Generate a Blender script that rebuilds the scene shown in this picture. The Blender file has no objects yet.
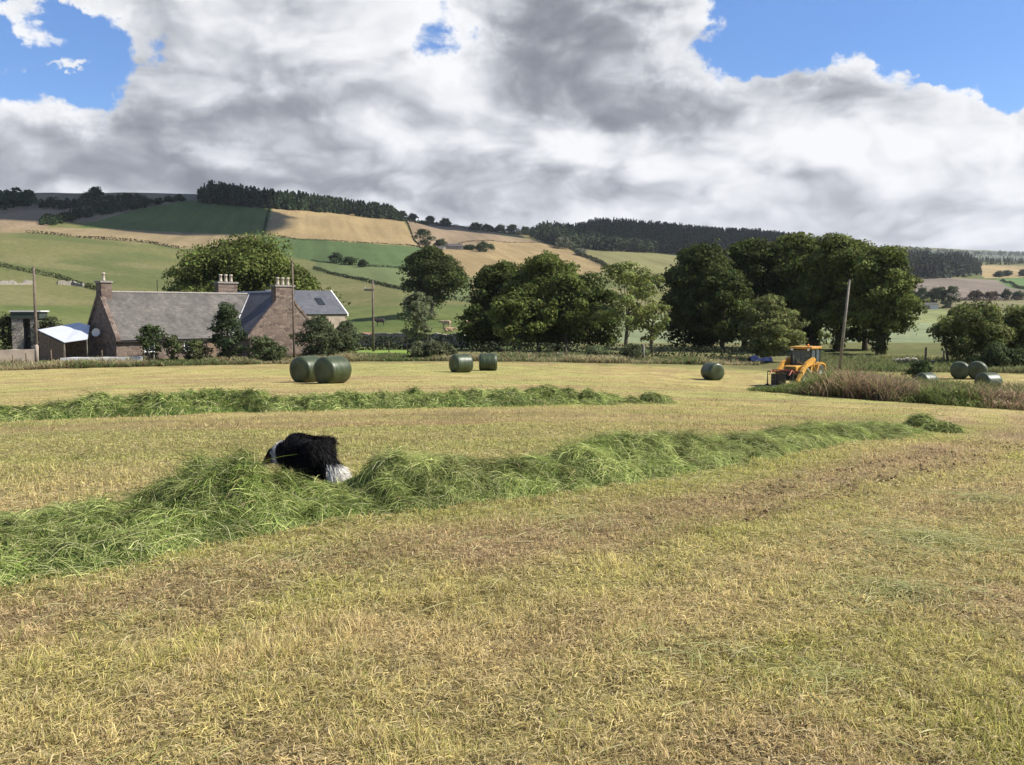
import bpy, bmesh, math, random
import numpy as np
from mathutils import Vector, Matrix
random.seed(7)
RNG = np.random.default_rng(11)
R = math.radians
scene = bpy.context.scene
COL = scene.collection
W, H, F, HOR, CZ = 1024, 765, 887.0, 310.0, 1.6
PITCH = math.atan((382.5 - HOR) / F)
CP, SP = math.cos(PITCH), math.sin(PITCH)
SUN_AZ, SUN_EL = R(93), R(44)          # from +Y towards +X

# ------------------------------------------------------------------ camera
cam_d = bpy.data.cameras.new('camera'); cam = bpy.data.objects.new('camera', cam_d); COL.objects.link(cam)
cam.location = (0, 0, CZ); cam.rotation_euler = (math.pi / 2 - PITCH, 0, 0)
cam_d.sensor_width = 36; cam_d.lens = 18 / (512 / F); cam_d.clip_start = .05; cam_d.clip_end = 20000
scene.camera = cam

# ------------------------------------------------------------------ noise
def _hash(ix, iy, seed):
    h = (ix.astype(np.int64) * 374761393 + iy.astype(np.int64) * 668265263 + seed * 974711) & 0x7fffffff
    h = ((h ^ (h >> 13)) * 1274126177) & 0x7fffffff
    return ((h ^ (h >> 16)) & 0xffff) / 65535.0
def vnoise(x, y, seed=0):
    x = np.asarray(x, float); y = np.asarray(y, float)
    ix = np.floor(x); iy = np.floor(y); fx = x - ix; fy = y - iy
    fx = fx * fx * (3 - 2 * fx); fy = fy * fy * (3 - 2 * fy)
    a = _hash(ix, iy, seed); b = _hash(ix + 1, iy, seed); c = _hash(ix, iy + 1, seed); d = _hash(ix + 1, iy + 1, seed)
    return (a * (1 - fx) + b * fx) * (1 - fy) + (c * (1 - fx) + d * fx) * fy
def fbm(x, y, seed=0, o=4):
    s = 0; a = .5; t = 0
    for k in range(o):
        s = s + a * vnoise(x * 2 ** k + 17.3 * k, y * 2 ** k - 9.1 * k, seed + k); t += a; a *= .5
    return s / t
def sstep(a, b, x):
    t = np.clip((np.asarray(x, float) - a) / (b - a), 0, 1); return t * t * (3 - 2 * t)
def mixc(a, b, t):
    return np.asarray(a) * (1 - t[..., None]) + np.asarray(b) * t[..., None]

# ------------------------------------------------------------------ terrain
def row_z(px, r, row):                       # height of the point seen in that row at horizontal distance r
    u = (px - 512) / F; v = (382.5 - row) / F
    return CZ + r * (-SP + v * CP) / math.hypot(u, CP + v * SP)
NEAR = {0: (-.65, -1.8, -2.5, -2.85, -2.9), 300: (-.65, -1.8, -2.5, -2.85, -2.9), 480: (-.65, -1.75, -2.5, -2.8, -2.9),
        713: (-.7, -1.9, -3.15, -3.2, -3.3), 800: (-.72, -2.1, -3.6, -3.5, -3.4), 960: (-.75, -2.1, -3.0, -3.1, -3.3), 1024: (-.75, -2.1, -3.0, -3.1, -3.3)}
FAR = {0: [(130, 347), (260, 292), (450, 232), (560, 209), (800, 197)],
       100: [(130, 347), (260, 300), (450, 240), (600, 214), (800, 196)],
       200: [(130, 347), (260, 305), (450, 250), (600, 222), (700, 203), (820, 199)],
       300: [(130, 347), (250, 312), (420, 268), (560, 237), (720, 213), (800, 206)],
       400: [(130, 346), (190, 318), (300, 290), (420, 268), (600, 245), (780, 221), (850, 218)],
       450: [(130, 346), (190, 320), (300, 297), (450, 270), (620, 250), (850, 228), (950, 225)],
       530: [(130, 346), (200, 325), (300, 305), (450, 283), (650, 255), (900, 238), (1050, 233)],
       600: [(130, 346), (200, 328), (350, 302), (600, 268), (850, 250), (1200, 231), (1400, 228)],
       750: [(130, 346), (200, 333), (350, 312), (600, 285), (850, 265), (1300, 240), (1450, 238)],
       880: [(130, 345), (200, 336), (330, 323), (500, 307), (750, 288), (1000, 275), (1400, 258), (3500, 249), (4500, 248.5)],
       1024: [(130, 345), (200, 338), (330, 325), (500, 309), (700, 297), (950, 284), (1250, 275), (1600, 266), (2200, 261), (3500, 254), (4500, 254)]}
def pchip(xs, ys):
    xs = np.array(xs, float); ys = np.array(ys, float); h = np.diff(xs); d = np.diff(ys) / h; m = np.zeros_like(xs)
    for i in range(1, len(xs) - 1):
        if d[i - 1] * d[i] > 0:
            w1 = 2 * h[i] + h[i - 1]; w2 = h[i] + 2 * h[i - 1]; m[i] = (w1 + w2) / (w1 / d[i - 1] + w2 / d[i])
    m[0] = d[0]; m[-1] = 0
    def f(x):
        x = np.clip(x, xs[0], xs[-1]); i = np.clip(np.searchsorted(xs, x, side='right') - 1, 0, len(h) - 1)
        t = (x - xs[i]) / h[i]; hh = h[i]
        return ys[i] * (2 * t**3 - 3 * t**2 + 1) + m[i] * hh * (t**3 - 2 * t**2 + t) + ys[i + 1] * (3 * t**2 - 2 * t**3) + m[i + 1] * hh * (t**3 - t**2)
    return f
NPX = np.array(sorted(NEAR), float)
cols = sorted(FAR)
COLF, COLAZ = [], []
for c in cols:
    nz = [float(np.interp(c, NPX, [NEAR[int(k)][j] for k in NPX])) for j in range(5)]
    rs = [0, 4, 8, 13, 20, 41, 60, 75, 92] + [r for r, _ in FAR[c]]
    zs = [0, 0, -.06, -.28] + nz + [row_z(c, r, q) for r, q in FAR[c]]
    COLF.append(pchip(rs, zs)); COLAZ.append(math.atan((c - 512) / F))
COLAZ = np.array(COLAZ)
def terrain(x, y):
    x = np.asarray(x, float); y = np.asarray(y, float)
    r = np.hypot(x, y); az = np.arctan2(x, y)
    a = np.clip(az, COLAZ[0], COLAZ[-1])
    Z = np.stack([f(r) for f in COLF], 0)
    i = np.clip(np.searchsorted(COLAZ, a, side='right') - 1, 0, len(COLAZ) - 2)
    t = (a - COLAZ[i]) / (COLAZ[i + 1] - COLAZ[i]); t = t * .55 + .45 * t * t * (3 - 2 * t)
    za = np.take_along_axis(Z, i[None], 0)[0]; zb = np.take_along_axis(Z, (i + 1)[None], 0)[0]
    z = za * (1 - t) + zb * t
    back = sstep(1.2, 2.4, np.abs(az))               # behind the camera the field is simply level
    z = z * (1 - back)
    z = z + (fbm(x * .9, y * .9, 3, 3) - .5) * .07 * sstep(1, 4, r) * (1 - sstep(60, 120, r)) \
          + (fbm(x * 5, y * 5, 5, 3) - .5) * .05 * (1 - sstep(15, 30, r)) \
          + (fbm(x * .012, y * .012, 9, 3) - .5) * np.clip((r - 110) * .012, 0, 6)
    return z
def tz(x, y): return float(terrain(np.array([x]), np.array([y]))[0])
def project(x, y, z):
    dz = z - CZ; dep = y * CP - dz * SP; up = y * SP + dz * CP
    return 512 + F * x / dep, 382.5 - F * up / dep
def G(px, r):
    az = math.atan((px - 512) / F); x = r * math.sin(az); y = r * math.cos(az)
    return Vector((x, y, tz(x, y)))
def r_at(px, row, lo=75, hi=4600):                   # distance at which the ground of that column is first seen in that row
    az = math.atan((px - 512) / F); rr = np.exp(np.linspace(math.log(lo), math.log(hi), 900))
    x = rr * math.sin(az); y = rr * math.cos(az); q = project(x, y, terrain(x, y))[1]
    k = np.where(q <= row)[0]
    return float(rr[k[0]]) if len(k) else float(rr[np.argmin(q)])
def GP(px, row, lo=75): return G(px, r_at(px, row, lo))
def hgt(px, r, top):                                 # height above ground that reaches that row
    return row_z(px, r, top) - G(px, r).z

# ------------------------------------------------------------------ mesh helpers
def np_mesh(name, v, faces, col=None, smooth=False, mat=None, parent=None):
    me = bpy.data.meshes.new(name); v = np.asarray(v, np.float32); f = np.asarray(faces, np.int32); k = f.shape[1]
    me.vertices.add(len(v)); me.vertices.foreach_set('co', v.ravel())
    me.loops.add(f.size); me.loops.foreach_set('vertex_index', f.ravel())
    me.polygons.add(len(f)); me.polygons.foreach_set('loop_start', np.arange(len(f), dtype=np.int32) * k)
    if smooth: me.polygons.foreach_set('use_smooth', np.ones(len(f), bool))
    me.update(calc_edges=True)
    if col is not None:
        a = me.color_attributes.new('Col', 'FLOAT_COLOR', 'POINT')
        c = np.ones((len(v), 4), np.float32); c[:, :3] = np.clip(col, 0.002, 1); a.data.foreach_set('color', c.ravel())
    if mat: me.materials.append(mat)
    o = bpy.data.objects.new(name, me); COL.objects.link(o)
    if parent: o.parent = parent
    return o
def link_bm(name, bm, mat, parent=None, smooth=False):
    bmesh.ops.recalc_face_normals(bm, faces=bm.faces)
    me = bpy.data.meshes.new(name); bm.to_mesh(me); bm.free()
    for p in me.polygons: p.use_smooth = smooth
    for m in (mat if isinstance(mat, (list, tuple)) else [mat]): me.materials.append(m)
    o = bpy.data.objects.new(name, me); COL.objects.link(o)
    if parent: o.parent = parent
    return o
def tag(o, label=None, cat=None, group=None, kind=None):
    if label: o['label'] = label
    if cat: o['category'] = cat
    if group: o['group'] = group
    if kind: o['kind'] = kind
    return o
def empty(name, loc, rz=0, label=None, cat=None, group=None):
    o = bpy.data.objects.new(name, None); COL.objects.link(o); o.location = loc; o.rotation_euler = (0, 0, rz); o.empty_display_size = .2
    return tag(o, label, cat, group)
def ribbons(P, width, side):                         # P (N,K,3), width (N,K), side (N,3) -> verts, quads
    N, K, _ = P.shape; s = side[:, None, :] * width[..., None] * .5
    v = np.stack([P - s, P + s], 2).reshape(-1, 3)
    b = (np.arange(N) * K * 2)[:, None] + (np.arange(K - 1) * 2)[None]
    return v, np.stack([b, b + 1, b + 3, b + 2], -1).reshape(-1, 4)
def unit(a): return a / np.maximum(np.linalg.norm(a, axis=-1, keepdims=True), 1e-9)
def leaf_quads(c, n, size, asp=.6):
    n = unit(n); t = unit(np.cross(n, unit(RNG.normal(size=c.shape)))); b = np.cross(n, t); s = size[:, None]
    v = np.stack([c - t * s * .5, c + b * s * asp * .5 + n * s * .08, c + t * s * .5, c - b * s * asp * .5 + n * s * .08], 1).reshape(-1, 3)
    return v, np.arange(len(c) * 4).reshape(-1, 4)
def box(bm, x0, x1, y0, y1, z0, z1, M=None, bev=0):
    vs = [bm.verts.new((x, y, z)) for z in (z0, z1) for x, y in ((x0, y0), (x1, y0), (x1, y1), (x0, y1))]
    fs = [bm.faces.new([vs[i] for i in f]) for f in ((0, 3, 2, 1), (4, 5, 6, 7), (0, 1, 5, 4), (1, 2, 6, 5), (2, 3, 7, 6), (3, 0, 4, 7))]
    if bev:
        es = list({e for f in fs for e in f.edges}); r = bmesh.ops.bevel(bm, geom=es, offset=bev, segments=2, affect='EDGES', profile=.5)
        vs = list({v for f in r['faces'] for v in f.verts} | {v for v in vs if v.is_valid})
    if M is not None: bmesh.ops.transform(bm, matrix=M, verts=[v for v in vs if v.is_valid])
    return vs
def tube(bm, pts, rad, n=8, cap=True):
    pts = [Vector(p) for p in pts]; rings = []
    for i, p in enumerate(pts):
        d = (pts[min(i + 1, len(pts) - 1)] - pts[max(i - 1, 0)]).normalized()
        a = d.orthogonal().normalized() if abs(d.z) > .95 else d.cross(Vector((0, 0, 1))).normalized(); b = d.cross(a)
        rr = rad[i] if isinstance(rad, (list, tuple)) else rad
        rings.append([bm.verts.new(p + (a * math.cos(t) + b * math.sin(t)) * rr) for t in [2 * math.pi * k / n for k in range(n)]])
    for A, B in zip(rings, rings[1:]):
        for k in range(n): bm.faces.new((A[k], A[(k + 1) % n], B[(k + 1) % n], B[k]))
    if cap: bm.faces.new(rings[0][::-1]); bm.faces.new(rings[-1])
def prism(bm, poly, d0, d1, M):                      # poly in local x,z, extruded along local y
    a = [bm.verts.new(M @ Vector((x, d0, z))) for x, z in poly]; b = [bm.verts.new(M @ Vector((x, d1, z))) for x, z in poly]
    n = len(poly); bm.faces.new(a); bm.faces.new(b[::-1])
    for i in range(n): bm.faces.new((a[i], b[i], b[(i + 1) % n], a[(i + 1) % n]))

# ------------------------------------------------------------------ materials
def new_mat(name):
    m = bpy.data.materials.new(name); m.use_nodes = True; nt = m.node_tree; return m, nt, nt.nodes['Principled BSDF']
def N(nt, typ, **kw):
    n = nt.nodes.new(typ)
    for k, v in kw.items():
        if k in n.inputs: n.inputs[k].default_value = v
        else: setattr(n, k, v)
    return n
def plain(name, col, rough=.6, metal=0, var=.18, scale=6, bump=0, spec=.4, coat=0):
    m, nt, b = new_mat(name); g = N(nt, 'ShaderNodeTexCoord'); t = N(nt, 'ShaderNodeTexNoise', Scale=scale, Detail=6.0)
    nt.links.new(g.outputs['Object'], t.inputs['Vector'])
    r = N(nt, 'ShaderNodeValToRGB'); r.color_ramp.elements[0].position = .3; r.color_ramp.elements[1].position = .7
    r.color_ramp.elements[0].color = (*[c * (1 - var) for c in col], 1); r.color_ramp.elements[1].color = (*[min(1, c * (1 + var)) for c in col], 1)
    nt.links.new(t.outputs['Fac'], r.inputs['Fac']); nt.links.new(r.outputs['Color'], b.inputs['Base Color'])
    b.inputs['Roughness'].default_value = rough; b.inputs['Metallic'].default_value = metal; b.inputs['Specular IOR Level'].default_value = spec
    b.inputs['Coat Weight'].default_value = coat
    if bump:
        bp = N(nt, 'ShaderNodeBump', Strength=bump, Distance=.03); nt.links.new(t.outputs['Fac'], bp.inputs['Height']); nt.links.new(bp.outputs['Normal'], b.inputs['Normal'])
    return m
def leafy(name, trans=.3, rough=.6, spec=.25, gain=1.0):
    m, nt, b = new_mat(name); a = N(nt, 'ShaderNodeAttribute', attribute_name='Col')
    src = a.outputs['Color']
    b.inputs['Roughness'].default_value = rough; b.inputs['Specular IOR Level'].default_value = spec
    tr = N(nt, 'ShaderNodeBsdfTranslucent'); mx = N(nt, 'ShaderNodeMixShader', Fac=trans)
    nt.links.new(src, b.inputs['Base Color']); nt.links.new(src, tr.inputs['Color'])
    nt.links.new(b.outputs[0], mx.inputs[1]); nt.links.new(tr.outputs[0], mx.inputs[2])
    nt.links.new(mx.outputs[0], nt.nodes['Material Output'].inputs['Surface'])
    return m
M_LEAF = leafy('foliage', .3, .7, .08); M_BLADE = leafy('grass_blades', .42, .8, .08); M_HAY = leafy('cut_grass', .32, .65, .06)
M_BARK = plain('bark', (.09, .07, .05), .9, var=.4, scale=4, bump=.6)
def stone_mat(name, c1, c2, mortar, sc=2.2):
    m, nt, b = new_mat(name); g = N(nt, 'ShaderNodeTexCoord')
    mp = N(nt, 'ShaderNodeMapping'); mp.inputs['Scale'].default_value = (1, 1, 1.7); nt.links.new(g.outputs['Object'], mp.inputs['Vector'])
    v = N(nt, 'ShaderNodeTexVoronoi', Scale=sc); v2 = N(nt, 'ShaderNodeTexVoronoi', Scale=sc, feature='DISTANCE_TO_EDGE')
    nt.links.new(mp.outputs[0], v.inputs['Vector']); nt.links.new(mp.outputs[0], v2.inputs['Vector'])
    s = N(nt, 'ShaderNodeSeparateColor'); nt.links.new(v.outputs['Color'], s.inputs[0])
    mx = N(nt, 'ShaderNodeMix', data_type='RGBA'); mx.inputs[6].default_value = (*c1, 1); mx.inputs[7].default_value = (*c2, 1); nt.links.new(s.outputs[0], mx.inputs[0])
    r = N(nt, 'ShaderNodeMapRange'); r.inputs[1].default_value = .02; r.inputs[2].default_value = .07; nt.links.new(v2.outputs['Distance'], r.inputs[0])
    m2 = N(nt, 'ShaderNodeMix', data_type='RGBA'); m2.inputs[6].default_value = (*mortar, 1); nt.links.new(r.outputs[0], m2.inputs[0]); nt.links.new(mx.outputs[2], m2.inputs[7])
    nt.links.new(m2.outputs[2], b.inputs['Base Color']); b.inputs['Roughness'].default_value = .9
    bp = N(nt, 'ShaderNodeBump', Strength=.7, Distance=.05); nt.links.new(r.outputs[0], bp.inputs['Height']); nt.links.new(bp.outputs[0], b.inputs['Normal'])
    return m
M_STONE = stone_mat('red_sandstone', (.085, .055, .043), (.20, .145, .11), (.15, .128, .108))
M_DYKE = stone_mat('field_stone', (.2, .18, .15), (.36, .32, .26), (.05, .045, .04), 2.5)
def slate_mat(name, c, streak=.5):
    m, nt, b = new_mat(name); g = N(nt, 'ShaderNodeTexCoord')
    br = N(nt, 'ShaderNodeTexBrick', Scale=1.0); br.inputs['Brick Width'].default_value = .35; br.inputs['Row Height'].default_value = .22; br.inputs['Mortar Size'].default_value = .012
    br.inputs['Color1'].default_value = (*[k * .78 for k in c], 1); br.inputs['Color2'].default_value = (*[k * 1.28 for k in c], 1); br.inputs['Mortar'].default_value = (*[k * .55 for k in c], 1)
    nt.links.new(g.outputs['UV'], br.inputs['Vector'])
    t = N(nt, 'ShaderNodeTexNoise', Scale=.75, Detail=9.0, Roughness=.75); nt.links.new(g.outputs['Object'], t.inputs['Vector'])
    r = N(nt, 'ShaderNodeValToRGB'); r.color_ramp.elements[0].position = .36; r.color_ramp.elements[1].position = .66
    r.color_ramp.elements[0].color = (.42, .41, .38, 1); r.color_ramp.elements[1].color = (1.35, 1.3, 1.2, 1); nt.links.new(t.outputs['Fac'], r.inputs[0])
    mx = N(nt, 'ShaderNodeMix', data_type='RGBA', blend_type='MULTIPLY'); mx.inputs[0].default_value = streak; nt.links.new(br.outputs[0], mx.inputs[6]); nt.links.new(r.outputs[0], mx.inputs[7])
    nt.links.new(mx.outputs[2], b.inputs['Base Color']); b.inputs['Roughness'].default_value = .65
    bp = N(nt, 'ShaderNodeBump', Strength=.5, Distance=.03); nt.links.new(br.outputs['Fac'], bp.inputs['Height']); bp.invert = True; nt.links.new(bp.outputs[0], b.inputs['Normal'])
    return m
M_SLATE = slate_mat('weathered_slate', (.080, .073, .067), 1.0); M_SLATE_B = slate_mat('blue_slate', (.065, .07, .085), .4)
M_POT = plain('chimney_clay', (.44, .38, .30), .8); M_RIDGE = plain('ridge_stone', (.24, .22, .195), .85, bump=.4); M_LEAD = plain('lead_flashing', (.42, .42, .42), .6)
M_GLASS = plain('window_glass', (.02, .025, .03), .08, var=.05, spec=.6); M_WHITE = plain('white_paint', (.72, .72, .70), .6, var=.08)
M_WHITEWALL = plain('whitewash', (.55, .54, .52), .85, var=.15, scale=1.2, bump=.3); M_METALROOF = plain('white_sheet_metal', (.48, .50, .54), .45, .1, var=.05, scale=1)
M_WOOD = plain('weathered_wood', (.17, .12, .08), .85, var=.4, scale=5, bump=.5); M_POLE = plain('creosoted_pole', (.13, .10, .075), .85, var=.35, scale=3, bump=.4)
M_PALEPOLE = plain('grey_pole', (.17, .15, .12), .85, var=.3, scale=3, bump=.4)
M_RENDER = plain('tan_render', (.30, .245, .19), .9, var=.2, scale=1.5, bump=.3); M_DARKGREEN = plain('dark_green_felt', (.035, .05, .04), .8)
M_TILE = plain('red_tile', (.30, .13, .08), .85, var=.35, scale=5)
M_YEL = plain('yellow_paint', (.44, .23, .035), .55, var=.38, scale=2.2); M_BLACK = plain('black_steel', (.02, .02, .022), .45, var=.3); M_TYRE = plain('tyre_rubber', (.05, .042, .032), .9, var=.6, bump=.4)
M_ORANGE = plain('orange_beacon', (.75, .25, .02), .3); M_GALV = plain('galvanised_steel', (.45, .46, .47), .45, .6); M_BLUE = plain('blue_tarpaulin', (.012, .02, .06), .8, spec=.1)
M_RUST = plain('red_steel', (.30, .06, .03), .55, var=.25)
def glass_mat(name):
    m, nt, b = new_mat(name); b.inputs['Base Color'].default_value = (.55, .65, .68, 1); b.inputs['Roughness'].default_value = .03; b.inputs['Alpha'].default_value = .28; b.inputs['Specular IOR Level'].default_value = .6
    b.inputs['Base Color'].default_value = (.12, .16, .17, 1); b.inputs['Alpha'].default_value = .35; return m
M_CAB = glass_mat('cab_glass')
def wrap_mat():
    m, nt, b = new_mat('bale_wrap_film'); g = N(nt, 'ShaderNodeTexCoord')
    w = N(nt, 'ShaderNodeTexNoise', Scale=2.5, Detail=5.0); mp = N(nt, 'ShaderNodeMapping'); mp.inputs['Scale'].default_value = (7, .7, .7); nt.links.new(g.outputs['Object'], mp.inputs[0]); nt.links.new(mp.outputs[0], w.inputs[0])
    r = N(nt, 'ShaderNodeValToRGB'); r.color_ramp.elements[0].color = (.016, .026, .009, 1); r.color_ramp.elements[1].color = (.066, .086, .036, 1); r.color_ramp.elements[0].position = .35; r.color_ramp.elements[1].position = .7
    nt.links.new(w.outputs[0], r.inputs[0]); nt.links.new(r.outputs[0], b.inputs['Base Color']); b.inputs['Roughness'].default_value = .42; b.inputs['Specular IOR Level'].default_value = .45
    bp = N(nt, 'ShaderNodeBump', Strength=.6, Distance=.03); nt.links.new(w.outputs[0], bp.inputs['Height']); nt.links.new(bp.outputs[0], b.inputs['Normal']); return m
M_WRAP = wrap_mat()

# ------------------------------------------------------------------ sky
def build_world():
    w = bpy.data.worlds.new('World'); scene.world = w; w.use_nodes = True; nt = w.node_tree; L = nt.links
    bg = nt.nodes['Background']; bg.inputs['Strength'].default_value = .1
    sky = N(nt, 'ShaderNodeTexSky', sky_type='NISHITA', sun_disc=False, sun_elevation=SUN_EL, sun_rotation=SUN_AZ, altitude=120, air_density=1.1, dust_density=.25, ozone_density=3.5)
    tc = N(nt, 'ShaderNodeTexCoord'); sep = N(nt, 'ShaderNodeSeparateXYZ'); L.new(tc.outputs['Generated'], sep.inputs[0])
    def val(x):
        return x
    def m(op, a, b=None, c=None, clamp=False):
        n = N(nt, 'ShaderNodeMath', operation=op); n.use_clamp = clamp
        for i, q in enumerate((a, b, c)):
            if q is None: continue
            if isinstance(q, (int, float)): n.inputs[i].default_value = q
            else: L.new(q, n.inputs[i])
        return n.outputs[0]
    def ss(lo, hi, x):
        n = N(nt, 'ShaderNodeMapRange', interpolation_type='SMOOTHSTEP'); n.inputs[1].default_value = lo; n.inputs[2].default_value = hi; L.new(x, n.inputs[0]); return n.outputs[0]
    X, Y, Z = sep.outputs
    az = m('MULTIPLY', m('ARCTAN2', X, Y), 180 / math.pi); el = m('MULTIPLY', m('ARCSINE', Z), 180 / math.pi)
    zc = m('ADD', m('MAXIMUM', Z, 0.0), .16)
    cmb = N(nt, 'ShaderNodeCombineXYZ'); L.new(m('DIVIDE', X, zc), cmb.inputs[0]); L.new(m('DIVIDE', Y, zc), cmb.inputs[1])
    def noise(vec, off, scale, detail, rough=.55, dist=.0, stretch=(1, 1, 1)):
        mp = N(nt, 'ShaderNodeMapping'); mp.inputs['Location'].default_value = off; mp.inputs['Scale'].default_value = stretch; L.new(vec, mp.inputs[0])
        n = N(nt, 'ShaderNodeTexNoise', Scale=scale, Detail=detail, Roughness=rough, Distortion=dist); L.new(mp.outputs[0], n.inputs['Vector']); return n.outputs['Fac']
    P = cmb.outputs[0]
    sx, sy = .16 * math.sin(SUN_AZ), .16 * math.cos(SUN_AZ)
    gen = tc.outputs['Generated']
    def warp(off, sc, amt, stretch=(1, 1, 1.5)):
        mp = N(nt, 'ShaderNodeMapping'); mp.inputs['Location'].default_value = off; mp.inputs['Scale'].default_value = stretch; L.new(gen, mp.inputs[0])
        wn = N(nt, 'ShaderNodeTexNoise', Scale=sc, Detail=3.0); L.new(mp.outputs[0], wn.inputs['Vector'])
        w1 = N(nt, 'ShaderNodeVectorMath', operation='MULTIPLY_ADD'); L.new(wn.outputs['Color'], w1.inputs[0]); w1.inputs[1].default_value = (amt, amt, amt); L.new(mp.outputs[0], w1.inputs[2]); return w1.outputs[0]
    def puffy(vec, off, scale, detail):
        a = N(nt, 'ShaderNodeVectorMath', operation='ADD'); L.new(vec, a.inputs[0]); a.inputs[1].default_value = off
        v = N(nt, 'ShaderNodeTexVoronoi', feature='F1', Scale=scale, Detail=detail, Roughness=.55, Lacunarity=2.1, normalize=True); L.new(a.outputs[0], v.inputs['Vector'])
        return m('SUBTRACT', 1.0, v.outputs['Distance'])
    wv = warp((.3, .2, .9), 5.0, .20, (1, 1, 1.9))
    big = noise(P, (3.1, 1.7, 0), .85, 6, .52, .1); big2 = noise(P, (3.1 + sx, 1.7 + sy - .2, 0), .85, 3, .5, .1)
    puff = puffy(wv, (0, 0, 0), 6.5, 3); puff2 = puffy(wv, (-.028, 0, -.032), 6.5, 2)
    fine = noise(gen, (2, 1, 4), 15, 8, .62, .4, (1, 1, 1.7))
    wob = noise(gen, (5, 2, 1), 6, 7, .62); wob2 = noise(gen, (1, 7, 3), 6, 7, .62)
    azw = m('ADD', az, m('MULTIPLY', m('SUBTRACT', wob, .5), 17)); elw = m('ADD', el, m('MULTIPLY', m('SUBTRACT', wob2, .5), 11))
    def px2(px, py):
        u = (px - 512) / F; v = (382.5 - py) / F; y = CP + v * SP; z = -SP + v * CP
        return math.degrees(math.atan2(u, y)), math.degrees(math.asin(z / math.sqrt(u * u + y * y + z * z)))
    def blob(px, py, wx, wy, amp):
        a, e = px2(px, py); sxd = wx / 15.5; syd = wy / 15.5
        q = m('ADD', m('POWER', m('DIVIDE', m('SUBTRACT', azw, a), sxd), 2), m('POWER', m('DIVIDE', m('SUBTRACT', elw, e), syd), 2))
        return m('MULTIPLY', m('EXPONENT', m('MULTIPLY', q, -1)), amp)
    def total(bl, base):
        t = base
        for b in bl: t = m('ADD', t, blob(*b))
        return t
    # gaps of blue (negative) and solid cloud (positive)
    cover = total([(0, 5, 130, 90, -.75), (70, 78, 85, 42, -.45), (890, -12, 125, 66, -.72), (1000, 62, 95, 52, -.62), (455, 40, 40, 30, -.34), (790, 10, 45, 40, -.3),
                   (42, 50, 24, 22, .48), (90, 25, 40, 12, .33), (40, 76, 70, 6, .36), (20, 20, 40, 8, .2), (955, 78, 26, 14, .28), (250, 70, 150, 80, .25), (600, 30, 140, 70, .2), (840, 95, 85, 36, .22), (1015, 100, 22, 14, .25), (500, 170, 800, 60, .15)], .34)
    d = m('ADD', m('ADD', m('ADD', m('MULTIPLY', m('SUBTRACT', big, .5), .8), m('MULTIPLY', m('SUBTRACT', puff, .66), .7)), m('MULTIPLY', m('SUBTRACT', fine, .5), .75)), cover)
    d = m('SUBTRACT', d, m('MULTIPLY', m('MAXIMUM', ss(21, 40, el), m('MULTIPLY', ss(42, 75, m('ABSOLUTE', az)), ss(4, 14, el))), .42))
    low = m('MULTIPLY', ss(16, 0, el), .5)
    alpha = ss(.0, .16, m('ADD', d, low))
    lit = m('ADD', m('MULTIPLY', m('SUBTRACT', big, big2), .9), m('MULTIPLY', m('SUBTRACT', puff, puff2), 1.5))
    dark = total([(250, 125, 150, 34, .42), (590, 28, 100, 34, .50), (620, 75, 100, 22, .15), (690, 92, 70, 15, .30), (120, 165, 170, 40, .30), (420, 180, 240, 20, .22), (650, 175, 190, 18, .08), (40, 185, 220, 14, .14), (160, 40, 30, 40, .2), (860, 205, 140, 16, .14), (560, 95, 120, 26, .14),
                   (240, 148, 60, 14, -.34), (450, 30, 60, 40, -.26), (330, 40, 80, 40, -.2), (705, 25, 30, 38, -.38), (855, 62, 60, 22, -.22), (900, 140, 140, 22, -.16), (380, 110, 50, 22, -.15), (15, 112, 40, 14, -.2), (800, 165, 230, 40, -.20), (520, 130, 160, 30, -.10), (980, 232, 140, 22, -.16), (500, 215, 300, 9, -.10)], .20)
    edge = m('MULTIPLY', ss(.45, .05, m('ADD', d, m('MULTIPLY', low, .5))), .28)
    light = m('ADD', m('ADD', m('SUBTRACT', m('ADD', m('ADD', lit, .89), edge), m('MULTIPLY', dark, .9)), m('MULTIPLY', m('SUBTRACT', puff, .77), 1.15)), m('MULTIPLY', m('SUBTRACT', fine, .5), .25))
    rp = N(nt, 'ShaderNodeValToRGB'); L.new(light, rp.inputs[0]); e = rp.color_ramp.elements
    e[0].position = 0; e[0].color = (.22, .235, .27, 1); e[1].position = 1; e[1].color = (.93, .94, .96, 1)
    for p, c in ((.25, (.31, .33, .37)), (.45, (.46, .48, .52)), (.62, (.63, .65, .69)), (.82, (.82, .835, .86))):
        k = rp.color_ramp.elements.new(p); k.color = (*c, 1)
    sc = N(nt, 'ShaderNodeVectorMath', operation='SCALE'); sc.inputs['Scale'].default_value = CLOUD_GAIN; L.new(rp.outputs[0], sc.inputs[0])
    mx = N(nt, 'ShaderNodeMix', data_type='RGBA'); tn = N(nt, 'ShaderNodeVectorMath', operation='MULTIPLY'); tn.inputs[1].default_value = (.54, .70, .94); L.new(sky.outputs[0], tn.inputs[0]); L.new(alpha, mx.inputs[0]); L.new(tn.outputs[0], mx.inputs[6]); L.new(sc.outputs[0], mx.inputs[7])
    L.new(mx.outputs[2], bg.inputs['Color'])
    try: w.cycles.sampling_method = 'MANUAL'; w.cycles.sample_map_resolution = 512
    except Exception: pass
CLOUD_GAIN = 6.1
build_world()
sd = bpy.data.lights.new('sun', 'SUN'); sd.energy = 5.0; sd.angle = R(.5); sd.color = (1, .94, .84)
so = bpy.data.objects.new('sun', sd); COL.objects.link(so)
sdir = Vector((math.sin(SUN_AZ) * math.cos(SUN_EL), math.cos(SUN_AZ) * math.cos(SUN_EL), math.sin(SUN_EL)))
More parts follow.
